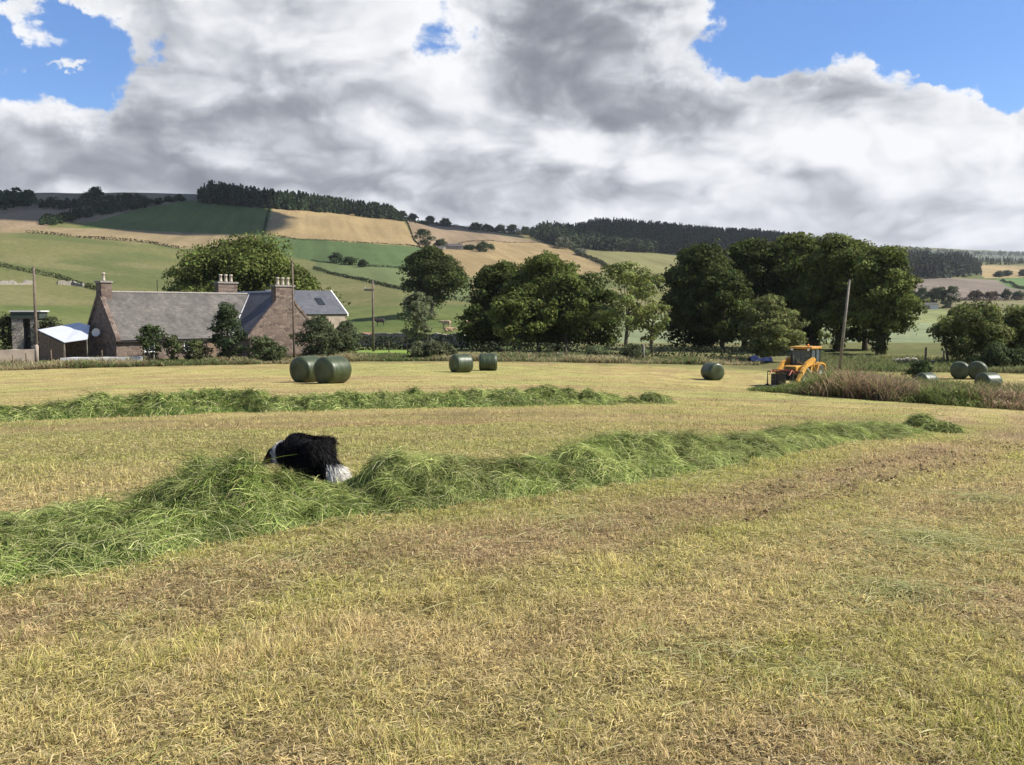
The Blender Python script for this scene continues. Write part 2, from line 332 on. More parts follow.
so.rotation_euler = sdir.to_track_quat('Z', 'Y').to_euler(); so.location = sdir * 60

# ------------------------------------------------------------------ field colours
WX = np.array([-9, -5, -3.1, -2.3, -1.9, -1.4, -.4, .15, 1.4, 3.0, 5.3, 7.3, 9.5, 14]); WY = np.array([1.6, 4.6, 6.2, 6.8, 7.05, 7.45, 8.0, 8.45, 9.7, 11.4, 13.9, 16.3, 19.4, 26])
_wf = pchip(WX, WY)
def wind_d(x, y):                                    # signed distance from the near windrow's centre line
    xc = np.clip(x, -9, 14); s = (_wf(xc + .05) - _wf(xc - .05)) / .1
    return (y - _wf(xc)) / np.sqrt(1 + s * s)
def field_col(x, y):
    d = wind_d(x, y) + (fbm(x * .5, y * .5, 21, 3) - .5) * .9
    n1 = fbm(x * .55, y * .55, 31, 4); n2 = fbm(x * 2.3, y * 2.3, 37, 3)
    tan = np.array([.49, .385, .18]); green = np.array([.37, .345, .105]); brown = np.array([.36, .26, .14]); straw = np.array([.43, .345, .145])
    c = mixc(tan, green, sstep(.49, .66, n1 * .75 + n2 * .25))
    c = mixc(c, brown, sstep(.52, .66, fbm(x * .8 + 9, y * .8, 41, 4)) * .75)
    def band(lo, hi, w=.35): return sstep(lo - w, lo + w, d) * (1 - sstep(hi - w, hi + w, d))
    c = mixc(c, green, band(-1.35, -.55) * .6); c = mixc(c, brown, band(-2.25, -1.35) * .7 * sstep(.3, .5, n2 + .12)); c = mixc(c, green * 1.1, band(-3.1, -2.35) * .55)
    sw = .5 + .5 * np.sin(d * 2 * math.pi / 1.3 + 1.1); c = mixc(c, green * 1.05, sw * .38 * (1 - sstep(-3.2, -2.6, d))); c = mixc(c, tan * 1.08, (1 - sw) * .35 * (1 - sstep(-3.2, -2.6, d)))
    trk = np.maximum(band(-1.88, -1.70, .08), band(-2.42, -2.24, .08)) * sstep(.2, 1.2, x) * (1 - sstep(6.5, 8, x)) * sstep(.35, .55, vnoise(x * 3.1, y * 3.1, 43)); c = mixc(c, np.array([.23, .155, .085]), trk * .45)
    r = np.hypot(x, y)
    st = .5 + .5 * np.sin((y * .97 - x * .26) * 2 * math.pi / 3.1 + fbm(x * .12, y * .12, 51, 3) * 5)
    st2 = fbm((y * .97 - x * .26) * 1.1, (x + y * .26) * .06, 57, 4)
    far = sstep(7.5, 12, r) * sstep(0, .9, d)
    cf = mixc(straw, np.array([.36, .335, .11]), sstep(.35, .75, st) * .75); cf = mixc(cf, np.array([.34, .245, .12]), sstep(.48, .62, st2) * .75)
    cf = mixc(cf, np.array([.31, .325, .10]), sstep(.5, .7, fbm(x * .09, y * .16, 61, 3)) * .5)
    c = mixc(c, cf, far)
    return c
POLYS = [  # hill fields: (outline in the photograph's frame, base colour); the outline is laid onto the terrain where the ground is seen there
    ([(0, 190), (210, 190), (205, 203), (130, 212), (0, 212)], (0.176, 0.150, 0.088)),
    ([(0, 208), (50, 204), (135, 209), (100, 221), (50, 224), (45, 233), (0, 233)], (0.211, 0.158, 0.097)),
    ([(0, 229), (60, 228), (120, 229), (262, 233), (266, 243), (185, 249), (150, 243), (60, 235), (0, 231)], (0.211, 0.163, 0.088)),
    ([(75, 228), (130, 211), (190, 200), (273, 207), (266, 236), (120, 229)], (.085, .118, .030)),
    ([(273, 206), (340, 212), (402, 219), (420, 247), (300, 240), (266, 234)], (0.255, 0.189, 0.092)),
    ([(403, 216), (480, 228), (540, 235), (562, 245), (500, 243), (470, 246), (420, 247)], (0.207, 0.154, 0.097)),
    ([(418, 246), (470, 245), (492, 241), (545, 242), (562, 245), (610, 269), (590, 274), (470, 277), (445, 264)], (0.242, 0.180, 0.088)),
    ([(480, 220), (540, 234), (540, 241), (500, 236)], (0.220, 0.185, 0.079)),
    ([(265, 236), (420, 247), (445, 264), (470, 278), (410, 270), (315, 262), (262, 250)], (0.069, 0.104, 0.037)),
    ([(315, 262), (410, 270), (470, 279), (470, 303), (405, 291), (315, 270)], (0.110, 0.136, 0.053)),
    ([(575, 246), (690, 251), (680, 275), (612, 270)], (0.167, 0.158, 0.066)),
    ([(880, 307), (1030, 312), (1030, 330), (880, 327)], (0.176, 0.189, 0.079)),
    ([(560, 310), (1030, 327), (1030, 345), (560, 346)], (0.189, 0.220, 0.114)),
    ([(915, 277), (1000, 280), (1030, 292), (1030, 300), (915, 298)], (0.176, 0.145, 0.114)),
    ([(915, 298), (1030, 300), (1030, 312), (915, 308)], (0.167, 0.154, 0.075)),
    ([(970, 265), (1030, 266), (1030, 278), (985, 278)], (0.290, 0.220, 0.110)),
    ([(995, 279), (1030, 277), (1030, 291), (1010, 288)], (0.088, 0.145, 0.048)),
    ([(880, 250), (1030, 252), (1030, 262), (880, 258)], (0.097, 0.114, 0.079)),
]
def inpoly(px, py, poly):
    c = np.zeros(px.shape, bool); n = len(poly)
    for i in range(n):
        x1, y1 = poly[i]; x2, y2 = poly[i - 1]
        if y1 == y2: continue
        hit = ((y1 > py) != (y2 > py)) & (px < (x2 - x1) * (py - y1) / (y2 - y1) + x1); c ^= hit
    return c
def build_ground():
    az = np.concatenate([np.linspace(-math.pi, -R(38), 48)[:-1], np.linspace(-R(38), R(38), 860), np.linspace(R(38), math.pi, 48)[1:-1]])
    rr = np.concatenate([[.15], np.exp(np.linspace(math.log(.5), math.log(80), 190))[:-1], np.exp(np.linspace(math.log(80), math.log(1800), 560))[:-1], np.exp(np.linspace(math.log(1800), math.log(9000), 70))])
    A, RR = np.meshgrid(az, rr); x = RR * np.sin(A); y = RR * np.cos(A); z = terrain(x, y)
    v = np.stack([x, y, z], -1).reshape(-1, 3); na, nr = len(az), len(rr)
    i = np.arange(nr - 1)[:, None] * na; j = np.arange(na)[None]; j2 = (j + 1) % na
    f = np.stack([i + j, i + j2, i + na + j2, i + na + j], -1).reshape(-1, 4)
    near = field_col(x, y)
    jit = 1.2; px, py = project(x, np.maximum(y, .01), z)
    px = px + (fbm(x * .05, y * .05, 71, 3) - .5) * jit; py = py + (fbm(x * .05, y * .05, 73, 3) - .5) * jit
    c = np.empty(x.shape + (3,)); c[:] = (.128, .128, .048)
    pn = fbm(x * .02, y * .02, 81, 4); c = mixc(c, np.array([.094, .108, .037]), sstep(.42, .62, pn)); c = mixc(c, np.array([.163, .148, .066]), sstep(.5, .68, fbm(x * .035, y * .035, 83, 4)) * .7)
    c[(py > 306) & (y > 0) & (px < 560)] *= np.array([.85, 1.0, .8])
    for poly, k in POLYS:
        msk = inpoly(px, py, poly) & (y > 60) & (RR > 140)
        kk = np.asarray(k) * (1 + (fbm(x * .03, y * .012, 91, 4) - .5)[..., None] * .55 + (fbm(x * .22 + y * .05, y * .012, 93, 3) - .5)[..., None] * .45)
        c[msk] = kk[msk]
    near = near * (.60 + .26 * sstep(6, 40, RR))[..., None]  # near ground darkened: brown thatch, plus shadow between the blades put into the colour
    t = sstep(74, 78, RR + (fbm(x * .3, y * .3, 77, 3) - .5) * 6)
    rough = np.array([.16, .15, .06]) * (1 + (fbm(x * .3, y * .3, 79, 3) - .5)[..., None]); lawn = np.array([.19, .27, .055])
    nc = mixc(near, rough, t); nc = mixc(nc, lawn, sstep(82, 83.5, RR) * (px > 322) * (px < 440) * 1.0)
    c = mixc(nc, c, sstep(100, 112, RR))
    m, nt, b = new_mat('field_ground'); a = N(nt, 'ShaderNodeAttribute', attribute_name='Col'); g = N(nt, 'ShaderNodeNewGeometry')
    t1 = N(nt, 'ShaderNodeTexNoise', Scale=34.0, Detail=8.0, Roughness=.75); nt.links.new(g.outputs['Position'], t1.inputs['Vector'])
    t2 = N(nt, 'ShaderNodeTexNoise', Scale=.6, Detail=10.0, Roughness=.7); nt.links.new(g.outputs['Position'], t2.inputs['Vector'])
    ad = N(nt, 'ShaderNodeMath', operation='ADD'); nt.links.new(t1.outputs[0], ad.inputs[0]); nt.links.new(t2.outputs[0], ad.inputs[1])
    mr = N(nt, 'ShaderNodeMapRange'); mr.inputs[1].default_value = .7; mr.inputs[2].default_value = 1.3; mr.inputs[3].default_value = .45; mr.inputs[4].default_value = 1.4; nt.links.new(ad.outputs[0], mr.inputs[0])
    sc = N(nt, 'ShaderNodeVectorMath', operation='SCALE'); nt.links.new(a.outputs['Color'], sc.inputs[0]); nt.links.new(mr.outputs[0], sc.inputs['Scale'])
    nt.links.new(sc.outputs[0], b.inputs['Base Color']); b.inputs['Roughness'].default_value = .95; b.inputs['Specular IOR Level'].default_value = .1
    bp = N(nt, 'ShaderNodeBump', Strength=.8, Distance=.04); nt.links.new(t1.outputs[0], bp.inputs['Height']); nt.links.new(bp.outputs[0], b.inputs['Normal'])
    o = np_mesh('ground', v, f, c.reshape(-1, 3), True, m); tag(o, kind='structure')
build_ground()
# ------------------------------------------------------------------ stubble and loose grass
def polar_pts(n, r0, r1, a=R(36)):
    az = RNG.uniform(-a, a, n); r = np.sqrt(RNG.uniform(r0 * r0, r1 * r1, n)); return r * np.sin(az), r * np.cos(az)
def build_stubble():
    V, Fc, C = [], [], []; base = 0
    for r0, r1, dens, hh, ww, K in ((1.7, 4.5, 12500, .036, .0040, 3), (4.5, 7.5, 7500, .036, .0048, 3), (7.5, 13, 2700, .038, .0068, 3), (13, 27, 650, .032, .012, 2), (27, 77, 66, .026, .03, 2)):
        n = int(R(36) * (r1 * r1 - r0 * r0) * dens); x, y = polar_pts(n, r0, r1)
        cl = .6 * vnoise(x * 13, y * 13, 101) + .4 * vnoise(x * 27, y * 27, 102) + .5 * (fbm(x * 3.2, y * 3.2, 104, 2) - .5); fade = 1 - sstep(14, 30, r0 + 0 * x) * .8
        cl = cl * fade + .6 * (1 - fade); keep = RNG.random(n) < .32 + 1.0 * sstep(.32, .60, cl); x, y, cl = x[keep], y[keep], cl[keep]; n = len(x)
        z = terrain(x, y); h = hh * RNG.uniform(.4, 1.45, n) * (.3 + 1.15 * sstep(.3, .75, cl)) * (.6 + .8 * fbm(x * 1.6, y * 1.6, 103, 3)); flat = RNG.random(n) < .5
        tall = sstep(.56, .72, fbm(x * .7, y * .7, 105, 3)); h *= (1 + .5 * tall) * .8
        th = vnoise(x * 9, y * 9, 109) * 22 + RNG.normal(0, .9, n); lean = np.where(flat, RNG.uniform(.8, 2.2, n), RNG.uniform(.1, .8, n)) * h
        up = np.where(flat, h * .35, h); dx, dy = np.cos(th) * lean, np.sin(th) * lean
        t = np.linspace(0, 1, K)[None]
        P = np.stack([x[:, None] + dx[:, None] * t**1.5, y[:, None] + dy[:, None] * t**1.5, z[:, None] - .006 + up[:, None] * (t - .25 * t * t * flat[:, None])], -1)
        ph = RNG.uniform(-1.1, 1.1, n); side = np.stack([np.cos(ph), np.sin(ph), np.zeros(n)], -1)
        w = (ww * RNG.uniform(.6, 1.4, n))[:, None] * (1 - .75 * t)
        v, f = ribbons(P, w, side); c = field_col(x, y) * RNG.uniform(.85, 1.65, n)[:, None] * (.58 + .85 * sstep(.25, .8, cl))[:, None]
        k = RNG.random(n); c = np.where((k < .20)[:, None], np.array([.62, .52, .29]) * RNG.uniform(.7, 1.2, n)[:, None], c)
        c = np.where(((k > .72) & (fbm(x * .9, y * .9, 107, 3) > .47))[:, None], np.array([.33, .35, .09]) * RNG.uniform(.7, 1.35, n)[:, None], c)
        c = np.where(((k > .93))[:, None], np.array([.16, .10, .05]) * RNG.uniform(.6, 1.2, n)[:, None], c)
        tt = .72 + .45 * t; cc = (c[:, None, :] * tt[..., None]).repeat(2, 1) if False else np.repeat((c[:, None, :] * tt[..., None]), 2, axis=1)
        V.append(v); Fc.append(f + base); C.append(cc.reshape(-1, 3)); base += len(v)
    # thatch: short cut pieces lying flat between the tufts
    for r0, r1, dens, ww in ((1.7, 5, 7500, .0038), (5, 9, 3200, .0052), (9, 16, 900, .009)):
        n = int(R(36) * (r1 * r1 - r0 * r0) * dens); x, y = polar_pts(n, r0, r1); th = RNG.uniform(0, 6.3, n); L = RNG.uniform(.012, .055, n); t = np.linspace(0, 1, 3)[None]; tilt = RNG.normal(.12, .28, n)
        P = np.stack([x[:, None] + np.cos(th)[:, None] * L[:, None] * t, y[:, None] + np.sin(th)[:, None] * L[:, None] * t, terrain(x, y)[:, None] + .004 + RNG.uniform(0, .012, n)[:, None] + (L * tilt)[:, None] * np.sin(t * 2.2)], -1)
        side = unit(np.stack([-np.sin(th), np.cos(th), RNG.normal(0, .5, n)], -1)); v, f = ribbons(P, (ww * RNG.uniform(.6, 1.3, n))[:, None] * np.array([.8, 1, .5])[None], side)
        kk = fbm(x * 9, y * 9, 113, 2); c = field_col(x, y) * (RNG.uniform(.65, 1.5, n) * (.72 + .7 * kk))[:, None]; q = RNG.random(n); c = np.where((q < .22)[:, None], np.array([.60, .49, .28]) * RNG.uniform(.7, 1.15, n)[:, None], c); c = np.where((q > .91)[:, None], np.array([.17, .11, .06]) * RNG.uniform(.6, 1.3, n)[:, None], c)
        V.append(v); Fc.append(f + base); C.append(np.repeat(c, 6, 0)); base += len(v)
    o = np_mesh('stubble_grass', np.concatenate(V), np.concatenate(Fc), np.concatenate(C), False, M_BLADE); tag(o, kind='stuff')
build_stubble()
def build_clods():
    n = 650; x = RNG.uniform(.2, 6.2, n); s = (_wf(x + .05) - _wf(x - .05)) / .1; q = np.sqrt(1 + s * s); d = np.where(RNG.random(n) < .5, -1.8, -2.33) + RNG.normal(0, .12, n); px = x - s / q * d; py = _wf(x) + d / q
    k = vnoise(px * 3.1, py * 3.1, 43) > .42; px, py = px[k], py[k]; n = len(px); sz = RNG.uniform(.008, .03, n); pz = terrain(px, py) + sz * .3
    o8 = np.array([[1, 0, 0], [0, 1, 0], [-1, 0, 0], [0, -1, 0], [0, 0, .8], [0, 0, -.8]]); v = np.stack([px, py, pz], -1)[:, None, :] + o8[None] * (sz[:, None] * RNG.uniform(.6, 1.5, (n, 6)))[..., None]
    f8 = np.array([[0, 1, 4], [1, 2, 4], [2, 3, 4], [3, 0, 4], [1, 0, 5], [2, 1, 5], [3, 2, 5], [0, 3, 5]]); f = (np.arange(n) * 6)[:, None, None] + f8[None]
    tag(np_mesh('soil_clods', v.reshape(-1, 3), f.reshape(-1, 3), np.repeat(np.array([.24, .165, .095]) * RNG.uniform(.6, 1.4, (n, 1)), 6, 0), False, M_BLADE), kind='stuff')
build_clods()
def strands(x, y, z, nrm, L, w, th, col, K=5, curl=.5, rise=.25):
    n = len(x); t = np.linspace(0, 1, K)[None]; nrm = unit(nrm)
    d = np.stack([np.cos(th), np.sin(th), np.zeros(n)], -1); d = unit(d - nrm * (d * nrm).sum(-1, keepdims=True)); s = np.cross(nrm, d)
    a = RNG.normal(0, curl, n)[:, None]; k = RNG.uniform(-.1, 1, n)[:, None] * rise
    P = np.stack([x, y, z], -1)[:, None, :] + d[:, None, :] * (L[:, None] * t)[..., None] + s[:, None, :] * (L[:, None] * a * (t * t))[..., None] + nrm[:, None, :] * (L[:, None] * k * np.sin(t * math.pi * .9))[..., None]
    kk = RNG.normal(0, .75, n)[:, None] * (RNG.random(n) < .55)[:, None]; t0 = RNG.uniform(.25, .7, n)[:, None]
    P += s[:, None, :] * (L[:, None] * kk * np.maximum(t - t0, 0))[..., None]
    P[..., 2] -= (L[:, None] * .25 * t**3)
    v, f = ribbons(P, w[:, None] * (1 - .7 * np.abs(t * 2 - 1)**3), unit(s + nrm * RNG.normal(0, .7, n)[:, None]))
    return P, v, f, np.repeat(np.repeat(col[:, None, :], K, 1), 2, axis=1).reshape(-1, 3)
def hay_colour(n, x, y):
    g = fbm(x * 1.3, y * 1.3, 131, 3); c = mixc(np.array([.12, .175, .034]), np.array([.46, .49, .185]), np.clip(RNG.normal(.40, .34, n) + (g - .5) * 1.1, 0, 1))
    k = RNG.random(n); c = c * (.62 + .76 * sstep(.3, .68, fbm(x * 4.2, y * 4.2, 133, 3)))[:, None]; c = np.where((k < .09)[:, None], np.array([.46, .45, .24]), c); c = np.where((k > .95)[:, None], np.array([.30, .24, .12]), c)
    return c * RNG.uniform(.75, 1.25, n)[:, None]
def build_windrow(name, fx, lo, hi, height, half, nstr, wid, seed, label, ends, lenk=1.0):
    # fx: centre line y(x); height(x), half(x) along it
    nx, nv = int((hi - lo) / .06), 41; xs = np.linspace(lo, hi, nx); yc = fx(xs); sl = np.gradient(yc, xs); nrm = unit(np.stack([-sl, np.ones(nx)], -1)); tang = unit(np.stack([np.ones(nx), sl], -1))
    def surf(xa, va):
        i = np.clip((xa - lo) / (hi - lo) * (nx - 1), 0, nx - 1); yy = fx(xa); s = np.interp(i, np.arange(nx), sl); q = np.sqrt(1 + s * s)
        hw = half(xa) * (1 + .35 * (fbm(xa * .9, va * .0 + (va > 0) * 3, seed + 1, 3) - .5) * 2)
        px, py = xa - s / q * va * hw, yy + va * hw / q
        env = np.clip(1 - np.abs(va)**2.2, 0, 1)**.8 * sstep(lo, lo + ends[0], xa) * (1 - sstep(hi - ends[1], hi, xa))
        lump = 1 + .9 * (fbm(px * 1.2, py * 1.2, seed + 2, 2) - .5) + 1.15 * (fbm(px * 2.9, py * 2.9, seed + 3, 4) - .5) + .75 * (vnoise(px * 8, py * 8, seed + 8) - .5) + 1.3 * sstep(-.6, .8, px) * (vnoise(px * 2.1 + 5, py * 2.1, seed + 9) - .45)
        return px, py, terrain(px, py) - .02 + height(xa) * env * lump + (fbm(px * 9, py * 9, seed + 4, 2) - .5) * .08 * env
    XA, VA = np.meshgrid(xs, np.linspace(-1.05, 1.05, nv), indexing='ij'); px, py, pz = surf(XA, VA)
    v0 = np.stack([px, py, pz], -1).reshape(-1, 3); i = np.arange(nx - 1)[:, None] * nv; j = np.arange(nv - 1)[None]
    f0 = np.stack([i + j, i + nv + j, i + nv + j + 1, i + j + 1], -1).reshape(-1, 4); c0 = np.tile(np.array([.085, .125, .035]), (len(v0), 1))
    V, Fc, C = [v0], [f0], [c0]; base = len(v0)
    for frac, lmul, flyaway in ((.72, 1, 0), (.28, 1.1, 1)):
        n = int(nstr * frac); t = RNG.random(n)
        dist = np.abs(lo + t * (hi - lo) - 0); xa = lo + t * (hi - lo); va = np.clip(RNG.normal(0, .55, n), -1.12, 1.12) if not flyaway else RNG.uniform(-1.25, 1.1, n)
        x, y, z = surf(xa, np.clip(va, -1.3, 1.2)); e = .05; x2, y2, z2 = surf(xa + e, va); x3, y3, z3 = surf(xa, va + .06)
        a = np.stack([x2 - x, y2 - y, z2 - z], -1); b = np.stack([x3 - x, y3 - y, z3 - z], -1); nn = unit(np.cross(a, b)); nn[nn[:, 2] < 0] *= -1
        swirl = (fbm(x * 2.2, y * 2.2, seed + 6, 3) - .5) * 9; ax = np.arctan2(np.interp(xa, xs, sl), 1)
        th = ax + swirl + RNG.normal(0, 1.0, n) + math.pi * (RNG.random(n) < .5)
        L = RNG.uniform(.06, .27, n) * lmul * lenk; w = wid * RNG.uniform(.4, 1.7, n)
        _, v, f, c = strands(x, y, z + .01, nn, L, w, th, hay_colour(n, x, y) * (.95 if not flyaway else 1.1), 6, .16, .06 if not flyaway else .15)
        V.append(v); Fc.append(f + base); C.append(c); base += len(v)
    o = np_mesh(name, np.concatenate(V), np.concatenate(Fc), np.concatenate(C), False, M_HAY)
    return tag(o, label, 'windrow'), surf
nh = pchip([-8, -3.1, -2.7, -2.5, -2.25, -1.9, -1.55, -1.4, -1.1, -.75, -.4, .1, .5, .9, 1.5, 3, 5.3, 7.6], [.13, .14, .20, .32, .38, .31, .12, .09, .26, .27, .18, .17, .22, .16, .21, .16, .12, .06]); nw = pchip([-8, -3, -2.2, -1.5, -.8, .5, 3, 8], [.86, .84, .74, .6, .6, .6, .66, .6])
NEAR_W, near_surf = build_windrow('windrow', lambda x: _wf(x), -5.5, 7.3, nh, nw, 190000, .0036, 200, 'nearest long heap of cut green grass, the one the black and white dog sniffs at', (.4, 1.0))
fwf = pchip([-17, -11, -4, 0, 4.2], [17.2, 18.9, 21.0, 22.4, 24.2]); fh = pchip([-17, -11, -8, -3, 1, 4.4], [.25, .25, .33, .27, .23, .08]); fwd_ = pchip([-17, 0, 4.4], [.85, .8, .5])
FAR_W, far_surf = build_windrow('windrow', lambda x: fwf(x), -16.5, 4.4, fh, fwd_, 90000, .008, 300, 'farther narrow row of cut green grass running straight across the field towards the farmhouse side', (.4, 1.2))
def clump(px, row, rad, hh, label, r=None, group=None):
    r = r or r_at(px, row, 6, 90); g = G(px, r); n = 2600; a = RNG.uniform(0, 2 * math.pi, n); q = np.sqrt(RNG.random(n)); x = g.x + np.cos(a) * q * rad; y = g.y + np.sin(a) * q * rad * .8
    e = .05; hf = lambda x, y: terrain(x, y) + hh * np.clip(1 - ((x - g.x)**2 + ((y - g.y) / .8)**2) / rad**2, 0, 1) * (.6 + .8 * fbm(x * 3, y * 3, 141, 2))
    z = hf(x, y); nn = np.stack([-(hf(x + e, y) - z) / e, -(hf(x, y + e) - z) / e, np.ones(n)], -1)
    _, v, f, c = strands(x, y, z, nn, RNG.uniform(.1, .3, n), .012 * RNG.uniform(.6, 1.4, n), RNG.uniform(0, 6.3, n), hay_colour(n, x, y) * .8, 5, .5, .3)
    return tag(np_mesh('grass_clump', v, f, c, False, M_HAY), label, 'grass clump')
clump(924, 427, .26, .13, 'small dark clump of cut grass just past the far right tip of the nearest windrow')
clump(656, 403, .5, .22, 'low tuft of cut grass at the tapering right tip of the farther windrow')
clump(946, 432, .28, .10, 'flat scrap of cut grass on bare stubble, rightmost of the cut grass pieces')
def build_loose():
    xs, ys = [], []
    for px, row, rad, k in ((940, 540, 1.25, 1900), (900, 590, .8, 700), (990, 500, 1.0, 500), (690, 655, .5, 160), (830, 680, .6, 150), (300, 560, 1.2, 260), (120, 620, .8, 60), (560, 520, 1.6, 500), (700, 480, 1.8, 500)):
        g = G(px, r_at(px, row, 2.5, 60)); a = RNG.uniform(0, 6.3, k); q = np.abs(RNG.normal(0, .55, k)) * rad; xs.append(g.x + np.cos(a) * q); ys.append(g.y + np.sin(a) * q * .8)
    x, y = polar_pts(1500, 2, 11); xs.append(x); ys.append(y); x = np.concatenate(xs); y = np.concatenate(ys); n = len(x)
    col = mixc(np.array([.30, .33, .11]), np.array([.52, .47, .25]), np.clip(RNG.normal(.45, .35, n), 0, 1))
    _, v, f, c = strands(x, y, terrain(x, y) + .03, np.tile(np.array([0, 0, 1.]), (n, 1)), RNG.uniform(.05, .26, n), .0036 * RNG.uniform(.6, 1.4, n), RNG.uniform(0, 6.3, n), col, 5, .25, .07)
    tag(np_mesh('loose_cut_grass', v, f, c, False, M_HAY), kind='stuff')
build_loose()

# ------------------------------------------------------------------ rough vegetation
def build_weeds(name, n, sampler, hfun, wid, colfun):
    x, y = sampler(n); n = len(x); z = terrain(x, y); h = hfun(x, y) * RNG.uniform(.4, 1.25, n); K = 4; t = np.linspace(0, 1, K)[None]; th = RNG.uniform(0, 6.3, n); ln = h * RNG.uniform(.05, 1.0, n)**.8 * RNG.choice([.6, 1.0, 1.5], n)
    P = np.stack([x[:, None] + (np.cos(th) * ln)[:, None] * t**2, y[:, None] + (np.sin(th) * ln)[:, None] * t**2, z[:, None] - .03 + h[:, None] * t], -1)
    ph = RNG.uniform(-1.2, 1.2, n); side = np.stack([np.cos(ph), np.sin(ph), 0 * ph], -1); w = (wid * RNG.uniform(.5, 1.6, n))[:, None] * np.array([.7, 1, 1.0, .35])[None]
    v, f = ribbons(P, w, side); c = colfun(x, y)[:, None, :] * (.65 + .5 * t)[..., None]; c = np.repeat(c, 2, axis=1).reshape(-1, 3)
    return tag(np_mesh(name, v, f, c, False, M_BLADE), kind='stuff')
WP = [(750, 391, 8), (770, 392, 14), (800, 394.5, 17), (860, 399, 20), (950, 405, 17), (1040, 411, 15), (1120, 415, 15)]
def weeds_sampler(n):
    px = RNG.uniform(752, 1120, n); fr = np.interp(px, [p[0] for p in WP], [p[1] for p in WP]); rr = np.array([np.interp(q, np.arange(750, 1125, 10), RFR) for q in px]); dep = np.interp(px, [p[0] for p in WP], [1.5, 3.5, 7, 11, 13, 13, 13])
    r = rr + dep * RNG.random(n)**1.2 + RNG.normal(0, .35, n); az = np.arctan((px - 512) / F); return r * np.sin(az), r * np.cos(az)
RFR = [r_at(q, float(np.interp(q, [p[0] for p in WP], [p[1] for p in WP])), 12, 90) for q in np.arange(750, 1125, 10)]
def weeds_col(x, y):
    n = len(x); k = RNG.random(n); g = fbm(x * .55, y * .55, 151, 4)
    c = mixc(np.array([.25, .165, .105]), np.array([.40, .30, .19]), RNG.random(n)); c = np.where(((k < .26) & (g > .4))[:, None], np.array([.20, .10, .06]), c)
    c = c * (.6 + .75 * sstep(.3, .7, fbm(x * .9, y * .9, 157, 3)))[:, None]
    px, _ = project(x, y, terrain(x, y)); gl = sstep(.38, .58, g) * .8 + .8 * (1 - sstep(775, 830, px)) + .18
    c = np.where((RNG.random(n) < gl)[:, None], mixc(np.array([.11, .145, .04]), np.array([.20, .23, .08]), RNG.random(n)), c)
    return c * RNG.uniform(.6, 1.4, n)[:, None]
def weeds_h(x, y):
    px, _ = project(x, y, terrain(x, y)); return np.interp(px, [750, 775, 800, 830, 870, 960, 1040], [.10, .13, .30, .64, .58, .44, .42]) * (.25 + .8 * fbm(x * .5, y * .5, 153, 3) + .9 * sstep(.35, .75, vnoise(x * 1.7, y * 1.7, 155)))
build_weeds('tall_grass', 85000, weeds_sampler, weeds_h, .019, weeds_col)
def build_dock():
    x, y = weeds_sampler(26000); hh = weeds_h(x, y); n = len(x); e = RNG.random(n)**.8; c = np.stack([x + RNG.normal(0, .08, n), y + RNG.normal(0, .08, n), terrain(x, y) + hh * e * .95], -1)
    v, f = leaf_quads(c, RNG.normal(size=(n, 3)) + np.array([0, -.3, .4]), RNG.uniform(.05, .15, n), .55); col = weeds_col(x, y) * (.75 + .35 * e)[:, None]; lowg = (e < .4) & (RNG.random(n) < .6); col[lowg] = np.array([.10, .14, .04])
    tag(np_mesh('weed_leaves', v, f, np.repeat(col, 4, 0), False, M_LEAF), kind='stuff')
build_dock()
def edge_sampler(n):
    px = RNG.uniform(-60, 760, n); r0 = np.interp(px, [-60, 300, 360, 480, 620, 760], [75, 76, 78, 77, 78, 82]); r = r0 + RNG.random(n)**1.3 * np.interp(px, [0, 330, 345, 430, 440, 760], [7, 7, 5, 5, 9, 8]); az = np.arctan((px - 512) / F); return r * np.sin(az), r * np.cos(az)
def edge_col(x, y):
    n = len(x); g = fbm(x * .25, y * .25, 161, 4); c = mixc(np.array([.13, .17, .06]), np.array([.40, .35, .19]), sstep(.38, .60, g + RNG.normal(0, .1, n)))
    c = np.where((RNG.random(n) < .12)[:, None], np.array([.20, .11, .07]), c); return c * RNG.uniform(.7, 1.3, n)[:, None]
build_weeds('rough_grass', 42000, edge_sampler, lambda x, y: .12 + .75 * fbm(x * .35, y * .35, 163, 4)**1.4, .05, edge_col)
def right_sampler(n):
    px = RNG.uniform(810, 1060, n); r = 76 + RNG.random(n)**1.2 * 22; az = np.arctan((px - 512) / F); return r * np.sin(az), r * np.cos(az)
build_weeds('rough_grass', 12000, right_sampler, lambda x, y: .2 + .5 * fbm(x * .35, y * .35, 167, 4), .06, lambda x, y: mixc(np.array([.12, .165, .05]), np.array([.22, .21, .10]), fbm(x * .3, y * .3, 169, 3)) * RNG.uniform(.7, 1.3, len(x))[:, None])

# ------------------------------------------------------------------ trees
def crown_mesh(name, parent, lobes, leaf, per, col, colvar=.35, loc=None):
    c0, n0, s0, k0 = [], [], [], []
    for (p, rad, n, tint) in lobes:
        d = unit(RNG.normal(size=(n, 3))); d[:, 2] = np.abs(d[:, 2]) * np.where(RNG.random(n) < .75, 1, -1); q = RNG.uniform(.55, 1.08, n)[:, None]
        c0.append(np.asarray(p) + d * q * np.asarray(rad)); n0.append(d + RNG.normal(0, .55, (n, 3)) + np.array([0, 0, .25])); s0.append(leaf * RNG.uniform(.55, 1.35, n)); k0.append(np.asarray(col) * tint * RNG.uniform(1 - colvar, 1 + colvar, (n, 1)) * (1 + RNG.normal(0, .07, (n, 3))))
    v, f = leaf_quads(np.concatenate(c0), np.concatenate(n0), np.concatenate(s0)); o = np_mesh(name, v, f, np.repeat(np.concatenate(k0), 4, 0), False, M_LEAF, parent); return o
